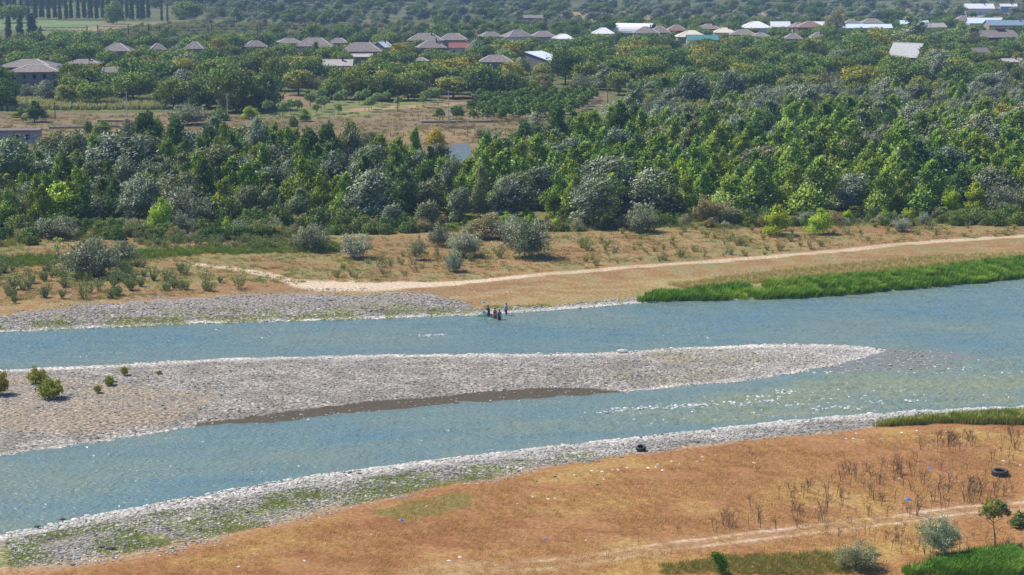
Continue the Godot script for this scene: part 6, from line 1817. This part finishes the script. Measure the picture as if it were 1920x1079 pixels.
# ------------------------------------------------------------------ tyres and litter
func tyre(label: String, at: Vector3, turn: Vector3, rad: float, half: float) -> void:
	var o := thing("tyre", label, "tyre", at, 0.0, "discarded tyres")
	o.rotation = turn
	var prof := [[0.56, -0.62], [0.60, -0.85], [0.78, -1.0], [0.93, -0.95], [1.0, -0.7], [1.0, 0.7], [0.93, 0.95], [0.78, 1.0], [0.60, 0.85], [0.56, 0.62]]
	var s := Shape.new()
	var n := 36
	var rings := []
	for k in n:
		var an := TAU * k / n
		var ring := []
		for q in prof.size():
			var p: Array = prof[q]
			var a: Array = prof[maxi(q - 1, 0)]
			var b: Array = prof[mini(q + 1, prof.size() - 1)]
			var nn := Vector2(b[1] - a[1], -(b[0] - a[0])).normalized()
			ring.append(s.vert(Vector3(cos(an) * p[0] * rad, p[1] * half, sin(an) * p[0] * rad), Vector3(cos(an) * nn.x, nn.y, sin(an) * nn.x)))
		rings.append(ring)
	for k in n:
		var t := (k + 1) % n
		for q in prof.size() - 1:
			s.i.append_array([rings[k][q], rings[t][q], rings[k][q + 1], rings[t][q], rings[t][q + 1], rings[k][q + 1]])
	put(o, "carcass", s.done(), blotchy("rubber", Color(0.20, 0.20, 0.205), Color(0.36, 0.35, 0.34), 0.4, 0.85))
	var tr := Shape.new()
	for k in 26:
		var an := TAU * k / 26
		for sgn in [-1.0, 1.0]:
			var c := Vector3(cos(an + sgn * 0.04), 0, sin(an + sgn * 0.04))
			var tan := Vector3(-c.z, 0, c.x)
			var y := Vector3(0, half * 0.38 * sgn, 0)
			var hy := Vector3(0, half * 0.3, 0)
			var ht := tan * rad * 0.075
			var o0 := c * rad * 0.995 + y
			var o1 := c * rad * 1.035 + y
			tr.quad(o1 - ht - hy, o1 - ht + hy, o1 + ht + hy, o1 + ht - hy)
			tr.quad(o0 - ht - hy, o0 - ht + hy, o1 - ht + hy, o1 - ht - hy)
			tr.quad(o1 + ht - hy, o1 + ht + hy, o0 + ht + hy, o0 + ht - hy)
			tr.quad(o0 - ht + hy, o0 + ht + hy, o1 + ht + hy, o1 - ht + hy)
			tr.quad(o0 - ht - hy, o1 - ht - hy, o1 + ht - hy, o0 + ht - hy)
	put(o, "tread", tr.done(), mat("tread", lin(0.035, 0.034, 0.034), 0.9))

func scrap_mesh(sd: int) -> ArrayMesh:      # a crumpled bag or rag
	var r := RandomNumberGenerator.new()
	r.seed = sd
	var s := Shape.new()
	var g := []
	for a in 5:
		var row := []
		for b in 5:
			row.append(Vector3((a - 2) * 0.25 + r.randfn() * 0.06, maxf(0.01, 0.25 * (1.0 - Vector2(a - 2, b - 2).length() / 2.6) + r.randfn() * 0.07), (b - 2) * 0.2 + r.randfn() * 0.06))
		g.append(row)
	for a in 4:
		for b in 4:
			s.quad(g[a][b], g[a][b + 1], g[a + 1][b + 1], g[a + 1][b])
	return s.done()

func bottle_mesh() -> ArrayMesh:
	var s := Shape.new()
	s.tube([Vector3(-0.16, 0.05, 0), Vector3(-0.15, 0.05, 0), Vector3(0.08, 0.05, 0)], 0.05, 0.05, 8)
	s.tube([Vector3(0.08, 0.05, 0), Vector3(0.13, 0.05, 0), Vector3(0.17, 0.05, 0)], 0.05, 0.015, 8)
	return s.done()

func litter() -> void:
	var rags := [scrap_mesh(1), scrap_mesh(2), scrap_mesh(3)]
	var bottle := bottle_mesh()
	var cols := {"w": lin(0.75, 0.75, 0.74), "b": lin(0.03, 0.16, 0.62), "g": lin(0.02, 0.32, 0.14), "c": lin(0.10, 0.40, 0.50), "r": lin(0.55, 0.10, 0.05), "k": lin(0.05, 0.05, 0.055)}
	var word := {"w": "white", "b": "blue", "g": "green", "c": "pale blue", "r": "red", "k": "black"}
	for s in [[32.1, 132, "b", 0.55, "bright blue crumpled bag among the dead stalks"], [35.8, 140.5, "b", 0.35, "small blue scrap farther up among the dead stalks"], [-8.6, 126.9, "b", 0.35, "blue scrap on the scorched grass below the green patch"], [2.5, 122.6, "b", 0.3, "dark blue scrap low on the scorched grass"], [-3.6, 211.8, "c", 0.5, "pale blue bag on the far pebble shore behind the net"], [-56.6, 214.5, "b", 0.4, "blue bag in the weeds below the big grey bush"], [-71.6, 250.8, "b", 0.4, "blue scrap by the pale stony streak on the far bank"], [27, 119.2, "k", 0.3, "dark scrap on bare earth between the two willow shrubs"], [17.3, 148.3, "r", 0.22, "red scrap on the pebble shore beyond the fat tyre"], [-20.7, 119.8, "r", 0.2, "red scrap at the grassy edge of the mossy pebbles"]]:
		var o := put(self, "plastic_bag", rags[int(s[0] * 3.0) % 3 if s[0] > 0 else 0], mat("litter_" + s[2], cols[s[2]], 0.5), spot(s[0], s[1]))
		o.scale = Vector3.ONE * s[3]
		tag(o, s[4], "litter")
	for s in [[7.1, 135.9, "g"], [12, 135.9, "g"], [3.6, 138.1, "g"], [5.4, 138.4, "g"], [5.3, 148.6, "g"], [2, 136.9, "g"], [-7.4, 129.5, "g"], [-34.1, 161.1, "g"], [9.6, 143.7, "c"], [7.7, 172.5, "c"]]:
		var o := put(self, "plastic_bottle", bottle, mat("litter_" + s[2], cols[s[2]], 0.5), spot(s[0], s[1]))
		o.rotation.y = s[0]
		name_later(o, "small green plastic bottle" if s[2] == "g" else "small pale blue plastic bottle", "bottle", "plastic bottles on the banks")
	var r := RandomNumberGenerator.new()
	r.seed = 91
	for s in [[6.8, 139.8], [7.3, 139.8], [7.7, 139.6], [8.6, 140.2], [9.1, 140.1], [7.7, 137.5], [12.4, 141.1], [11.7, 140.8], [12.9, 140.1], [12.6, 141.8], [13.9, 142.7], [16.1, 142.5], [16.6, 143], [16.7, 144], [14.5, 141.9], [9.9, 140.8], [5.3, 138.6], [21, 142.2], [31.7, 151.5], [37.4, 152.1], [30.4, 149.6], [31.1, 149.6], [31.9, 149.1], [32.6, 141.3], [33.9, 141], [23.6, 133.8], [32.6, 137.8], [35.9, 151.5], [33.6, 149.6], [1.7, 132.7], [3.5, 132.4], [3.7, 137.1], [2.9, 132.2], [0.4, 131.1], [-3.8, 118.5], [-19.7, 116.8], [5.6, 122.5], [21.9, 119.3], [33.6, 118.7], [43.9, 141.5], [43.5, 146.3], [42.8, 142.7], [-4.9, 218.4], [-0.6, 217.7], [-49.6, 227.6], [-56.3, 223.8], [10.5, 236.8], [30.9, 231.5], [38.7, 224.9], [-31.6, 166.4], [-6.8, 130.4], [-10.7, 123.5], [-15.1, 117.9], [-4.6, 117.7]]:
		var o := put(self, "litter_scrap", rags[r.randi() % 3], mat("litter_w", cols["w"], 0.5), spot(s[0], s[1]))
		o.rotation.y = r.randf() * TAU
		o.scale = Vector3.ONE * r.randf_range(0.16, 0.3)
		name_later(o, "little white scrap of litter", "litter", "white litter scraps on the banks")

# ------------------------------------------------------------------ people
func skin_bones(bones: Array, cell: float, grow := 0.0, tight := 0.05, cut_lo := -9.0, cut_hi := 9.0) -> ArrayMesh:
	# one continuous surface round tapered bones [a, b, ra, rb]: a smooth union on a grid, meshed as surface nets
	var lo := Vector3(1e9, 1e9, 1e9)
	var hi := -lo
	for b in bones:
		for e in [[b[0], b[2]], [b[1], b[3]]]:
			lo = lo.min(e[0] - Vector3.ONE * (e[1] + grow))
			hi = hi.max(e[0] + Vector3.ONE * (e[1] + grow))
	lo -= Vector3.ONE * cell * 2.0
	hi += Vector3.ONE * cell * 2.0
	lo.y = maxf(lo.y, cut_lo - cell * 2.0)
	hi.y = minf(hi.y, cut_hi + cell * 2.0)
	var n := Vector3i(((hi - lo) / cell).ceil()) + Vector3i.ONE
	var f := PackedFloat32Array()
	f.resize(n.x * n.y * n.z)
	f.fill(1.0)
	for b in bones:
		var pa: Vector3 = b[0]
		var ba: Vector3 = b[1] - pa
		var l2 := maxf(1e-9, ba.length_squared())
		var m := maxf(b[2], b[3]) + grow + tight * 2.0 + cell
		var c0 := Vector3i(((pa.min(b[1]) - Vector3.ONE * m - lo) / cell).floor()).max(Vector3i.ZERO)
		var c1 := Vector3i(((pa.max(b[1]) + Vector3.ONE * m - lo) / cell).ceil()).min(n - Vector3i.ONE)
		for z in range(c0.z, c1.z + 1):
			for y in range(c0.y, c1.y + 1):
				for x in range(c0.x, c1.x + 1):
					var p := lo + Vector3(x, y, z) * cell
					var t := clampf((p - pa).dot(ba) / l2, 0.0, 1.0)
					var dd := (p - pa - ba * t).length() - lerpf(b[2], b[3], t) - grow
					var q := (z * n.y + y) * n.x + x
					var e := f[q]
					var hh := clampf(0.5 + 0.5 * (e - dd) / tight, 0.0, 1.0)
					f[q] = lerpf(e, dd, hh) - tight * hh * (1.0 - hh)
	if cut_lo > -8.0 or cut_hi < 8.0:
		for z in n.z:
			for y in n.y:
				var py := lo.y + y * cell
				for x in n.x:
					var q := (z * n.y + y) * n.x + x
					f[q] = maxf(f[q], maxf(cut_lo - py, py - cut_hi))
	var s := Shape.new()
	var id := {}
	var step := [1, n.x, n.x * n.y]
	for z in n.z - 1:
		for y in n.y - 1:
			for x in n.x - 1:
				var q := (z * n.y + y) * n.x + x
				var sum := Vector3.ZERO
				var cnt := 0
				var inside_n := 0
				for k in 8:
					if f[q + (k & 1) * step[0] + (k >> 1 & 1) * step[1] + (k >> 2) * step[2]] < 0.0:
						inside_n += 1
				if inside_n == 0 or inside_n == 8:
					continue
				for ax in 3:
					for k in 4:
						var o := [0, 0, 0]
						o[(ax + 1) % 3] = k & 1
						o[(ax + 2) % 3] = k >> 1
						var a: float = f[q + o[0] * step[0] + o[1] * step[1] + o[2] * step[2]]
						var b: float = f[q + o[0] * step[0] + o[1] * step[1] + o[2] * step[2] + step[ax]]
						if (a < 0.0) != (b < 0.0):
							var p := Vector3(o[0], o[1], o[2])
							p[ax] += a / (a - b)
							sum += p
							cnt += 1
				var g := Vector3(f[q + 1] - f[q], f[q + step[1]] - f[q], f[q + step[2]] - f[q])
				id[q] = s.vert(lo + (Vector3(x, y, z) + sum / cnt) * cell, g.normalized())
	for q in id:
		for ax in 3:
			var s1: int = step[(ax + 1) % 3]
			var s2: int = step[(ax + 2) % 3]
			if (f[q] < 0.0) != (f[q + step[ax]] < 0.0) and id.has(q - s1) and id.has(q - s2) and id.has(q - s1 - s2):
				var r := [id[q], id[q - s1], id[q - s1 - s2], id[q - s2]]
				if f[q] < 0.0:
					s.i.append_array([r[0], r[2], r[1], r[0], r[3], r[2]])
				else:
					s.i.append_array([r[0], r[1], r[2], r[0], r[2], r[3]])
	return s.done()

func hand_bones(wrist: Vector3, dir: Vector3, palm_n: Vector3) -> Array:
	var side := dir.cross(palm_n).normalized()
	var out := [[wrist, wrist + dir * 0.07, 0.026, 0.034]]
	for k in 4:
		var root := wrist + dir * 0.075 + side * (k - 1.5) * 0.021
		var len_: float = [0.068, 0.078, 0.072, 0.056][k]
		var knuckle := root + dir * len_ * 0.5 + palm_n * 0.008
		out.append([root, knuckle, 0.010, 0.009])
		out.append([knuckle, knuckle + (dir * 0.5 + palm_n * 0.8).normalized() * len_ * 0.5, 0.009, 0.008])
	var th := wrist + dir * 0.025 - side * 0.03
	out.append([th, th + (dir * 0.6 - side * 0.5 + palm_n * 0.4).normalized() * 0.055, 0.012, 0.009])
	return out

func person(label: String, at: Vector3, turn: float, j: Dictionary, shirt: Color, shorts: Color, hair: Color) -> void:
	# j: joints in metres from the ground between the feet; the person faces +z
	var o := thing("person", label, "person", at, turn, "people wading with the net")
	var skin := mat("skin", lin(0.36, 0.20, 0.13), 0.6)
	var hip: Vector3 = j.hip
	var chest: Vector3 = j.chest
	var neck: Vector3 = j.neck
	var head: Vector3 = j.head
	var body := []
	body.append([hip, hip.lerp(chest, 0.5), 0.135, 0.125])
	body.append([hip.lerp(chest, 0.5), chest, 0.125, 0.15])
	body.append([chest, neck, 0.13, 0.06])
	body.append([neck, head, 0.055, 0.06])
	body.append([head + Vector3(0, -0.05, 0.015), head + Vector3(0, 0.06, -0.01), 0.075, 0.092])      # skull and jaw
	body.append([head + Vector3(0, -0.005, 0.09), head + Vector3(0, -0.03, 0.105), 0.012, 0.016])       # nose
	for sx in [-1.0, 1.0]:
		body.append([head + Vector3(sx * 0.088, 0.0, -0.01), head + Vector3(sx * 0.092, -0.04, -0.01), 0.014, 0.012])
		var q := "l" if sx < 0 else "r"
		var sh: Vector3 = chest + Vector3(sx * 0.17, 0.08, 0)
		var el: Vector3 = j["elbow_" + q]
		var wr: Vector3 = j["wrist_" + q]
		body.append([chest + Vector3(0, 0.05, 0), sh, 0.1, 0.075])
		body.append([sh, el, 0.058, 0.043])
		body.append([el, wr, 0.042, 0.028])
		var dir := (wr - el).normalized()
		body.append_array(hand_bones(wr, dir, dir.cross(Vector3(sx, 0.2, 0)).normalized()))
		var th: Vector3 = hip + Vector3(sx * 0.09, -0.03, 0)
		var kn: Vector3 = j["knee_" + q]
		var an: Vector3 = j["ankle_" + q]
		body.append([th, kn, 0.098, 0.06])
		body.append([kn, kn.lerp(an, 0.35) + Vector3(0, 0, -0.015), 0.056, 0.058])
		body.append([kn.lerp(an, 0.35) + Vector3(0, 0, -0.015), an, 0.055, 0.04])
		body.append([an + Vector3(0, -0.03, -0.03), an + Vector3(0, -0.06, 0.16), 0.042, 0.028])
	put(o, "body", skin_bones(body, 0.02, 0.0, 0.035), skin)
	var top := []
	top.append([hip + Vector3(0, 0.02, 0), hip.lerp(chest, 0.5), 0.14, 0.135])
	top.append([hip.lerp(chest, 0.5), chest, 0.135, 0.155])
	top.append([chest, chest.lerp(neck, 0.7), 0.14, 0.075])
	for sx in [-1.0, 1.0]:
		var q := "l" if sx < 0 else "r"
		var sh: Vector3 = chest + Vector3(sx * 0.17, 0.08, 0)
		top.append([chest + Vector3(0, 0.05, 0), sh, 0.11, 0.085])
		top.append([sh, sh.lerp(j["elbow_" + q], 0.7), 0.075, 0.075])
	put(o, "shirt", skin_bones(top, 0.025, 0.012, 0.05), mat("cloth_" + shirt.to_html(), shirt, 0.9))
	var low := [[hip + Vector3(0, 0.06, 0), hip, 0.14, 0.155]]
	for sx in [-1.0, 1.0]:
		var q := "l" if sx < 0 else "r"
		var th: Vector3 = hip + Vector3(sx * 0.09, -0.03, 0)
		low.append([th, th.lerp(j["knee_" + q], 0.95), 0.115, 0.1])
	put(o, "shorts", skin_bones(low, 0.025, 0.015, 0.05), mat("cloth_" + shorts.to_html(), shorts, 0.9))
	put(o, "hair", skin_bones([[head + Vector3(0, 0.05, -0.035), head + Vector3(0, 0.085, 0.0), 0.098, 0.09]], 0.02, 0.004, 0.02), mat("hair_" + hair.to_html(), hair, 0.8))
	for sx in [-1.0, 1.0]:
		var eyes := Shape.new()
		eyes.box(head + Vector3(sx * 0.032 - 0.013, 0.002, 0.076), head + Vector3(sx * 0.032 + 0.013, 0.014, 0.092))
		put(o, "eye", eyes.done(), mat("eye", lin(0.02, 0.015, 0.012), 0.3))
	var mouth := Shape.new()
	mouth.box(head + Vector3(-0.024, -0.072, 0.07), head + Vector3(0.024, -0.063, 0.093))
	put(o, "mouth", mouth.done(), mat("lips", lin(0.25, 0.10, 0.08), 0.5))

func stance(lean: float, stride: float) -> Dictionary:
	return {"hip": Vector3(0, 0.93, 0), "chest": Vector3(0, 1.30, lean), "neck": Vector3(0, 1.49, lean * 1.3), "head": Vector3(0, 1.62, lean * 1.5 + 0.03),
		"knee_l": Vector3(-0.1, 0.5, stride * 0.6 + 0.04), "ankle_l": Vector3(-0.11, 0.08, stride), "knee_r": Vector3(0.1, 0.5, -stride * 0.3 + 0.04), "ankle_r": Vector3(0.11, 0.08, -stride),
		"elbow_l": Vector3(-0.26, 1.1, lean), "wrist_l": Vector3(-0.25, 0.88, lean + 0.12), "elbow_r": Vector3(0.26, 1.1, lean), "wrist_r": Vector3(0.25, 0.88, lean + 0.12)}

func people() -> void:
	var a := stance(0.06, 0.16)
	a.elbow_l = Vector3(-0.2, 1.28, 0.32); a.wrist_l = Vector3(-0.06, 1.30, 0.56)
	a.elbow_r = Vector3(0.24, 1.22, 0.3); a.wrist_r = Vector3(0.08, 1.16, 0.55)
	var at := Vector3(-2.85, -0.3, -205)
	person("person in dark navy shirt and black shorts holding the net pole upright", at, -PI / 2 + 0.15, a, lin(0.025, 0.035, 0.06), lin(0.008, 0.008, 0.012), lin(0.012, 0.01, 0.009))
	var b := stance(0.05, 0.12)
	b.elbow_r = Vector3(0.28, 1.08, 0.1); b.wrist_r = Vector3(0.16, 0.86, 0.3)
	b.elbow_l = Vector3(-0.28, 1.08, 0.1); b.wrist_l = Vector3(-0.14, 0.84, 0.3)
	person("person in maroon shirt and red shorts bunching the green net at the waist", Vector3(-2.02, -0.5, -204.38), -0.9, b, lin(0.12, 0.025, 0.035), lin(0.22, 0.015, 0.02), lin(0.012, 0.01, 0.009))
	var c := stance(0.02, 0.08)
	c.elbow_l = Vector3(-0.3, 1.08, -0.02); c.wrist_l = Vector3(-0.2, 0.9, 0.16)
	person("person in grey-blue shirt and black shorts standing deepest in the water", Vector3(-1.56, -0.55, -203.67), 0.5, c, lin(0.16, 0.18, 0.26), lin(0.01, 0.01, 0.014), lin(0.012, 0.01, 0.009))
	var d := stance(0.04, 0.26)
	d.wrist_l = Vector3(-0.26, 0.9, -0.05); d.wrist_r = Vector3(0.26, 0.92, 0.24)
	person("person in pale blue shirt and red shorts wading apart from the others", Vector3(-0.76, -0.22, -205.85), 0.9, d, lin(0.30, 0.36, 0.55), lin(0.33, 0.015, 0.02), lin(0.02, 0.012, 0.01))
	# the net and its pole
	var pole_at := Vector3(at.x - 0.62, 0, at.z + 0.02)
	var net := thing("fishing_net", "teal fishing net sagging into the water from an upright pole", "net", pole_at)
	put(net, "pole", bar(Vector3(-0.02, 1.15, 0), Vector3(0.08, -0.55, 0), 0.022), mat("net_pole", lin(0.10, 0.09, 0.08)))
	var s := Shape.new()
	var corner := [Vector3(0, 0.85, 0.02), Vector3(-1.15, -0.05, 0.5), Vector3(1.35, -0.08, 0.9), Vector3(1.25, 0.45, 0.15)]
	var grid := func(u: float, v: float) -> Vector3:
		var p: Vector3 = corner[0].lerp(corner[3], u).lerp(corner[1].lerp(corner[2], u), v)
		p.y -= 0.35 * sin(PI * u) * (1.0 - v) + 0.1 * sin(PI * v)
		p.y = maxf(p.y, -0.04)
		p.x += 0.05 * sin(v * 9.0 + u * 7.0)
		return p
	for k in 44:
		var line := []
		var cross := []
		for q in 13:
			line.append(grid.call(k / 43.0, q / 12.0))
			cross.append(grid.call(q / 12.0, k / 43.0))
		s.tube(line, 0.010, 0.010, 3)
		s.tube(cross, 0.010, 0.010, 3)
	put(net, "netting", s.done(), mat("netting", lin(0.05, 0.33, 0.30), 0.6))

# ------------------------------------------------------------------ the scene
func _ready() -> void:
	rng.seed = 4
	rough.seed = 3
	rough.frequency = 0.08
	rough.fractal_octaves = 3
	var cam := Camera3D.new()
	cam.name = "camera"
	cam.position = Vector3(0, 44, 0)
	cam.rotation_degrees = Vector3(-11.129, 0, 0)
	cam.fov = 19.139
	cam.near = 1.0
	cam.far = 9000.0
	add_child(cam)
	var sky_m := ProceduralSkyMaterial.new()
	sky_m.sky_top_color = Color(0.22, 0.42, 0.72)
	sky_m.sky_horizon_color = Color(0.70, 0.80, 0.90)
	sky_m.sky_curve = 0.22
	sky_m.ground_horizon_color = Color(0.5, 0.48, 0.42)
	sky_m.ground_bottom_color = Color(0.3, 0.28, 0.22)
	var sky := Sky.new()
	sky.sky_material = sky_m
	var env := Environment.new()
	env.background_mode = Environment.BG_SKY
	env.sky = sky
	env.tonemap_mode = Environment.TONE_MAPPER_LINEAR
	env.tonemap_exposure = 1.3
	env.background_energy_multiplier = 0.88
	env.sdfgi_enabled = true
	env.ssao_enabled = true
	env.ssil_enabled = true
	env.fog_enabled = true
	env.fog_density = 0.00017
	env.fog_light_color = Color(0.70, 0.84, 1.0)
	var we := WorldEnvironment.new()
	we.name = "environment"
	we.environment = env
	add_child(we)
	var sun := DirectionalLight3D.new()
	sun.name = "sun"
	sun.light_energy = 1.6
	sun.light_angular_distance = 0.5
	sun.light_color = Color(1.0, 0.96, 0.89)
	sun.shadow_enabled = true
	var el := deg_to_rad(54.0)
	var az := deg_to_rad(20.0)
	add_child(sun)
	sun.look_at_from_position(Vector3.ZERO, Vector3(cos(el) * cos(az), -sin(el), cos(el) * sin(az)), Vector3.UP)
	read_edges()
	near_ground()
	far_ground()
	river()
	stones()
	grow_kinds()
	village()
	field_things()
	trees()
	orchards()
	small_plants()
	tyre("black truck tyre lying flat among the dead stalks", spot(41.29, 138.57) + Vector3(0, 0.24, 0), Vector3(0.03, 0, 0.04), 0.68, 0.24)
	tyre("fat black tyre half sunk in the near pebble shore", spot(11.45, 145.76) + Vector3(0, 0.2, 0), Vector3(0.22, 0.3, 0.16), 0.42, 0.30)
	litter()
	people()
	name_waiting()
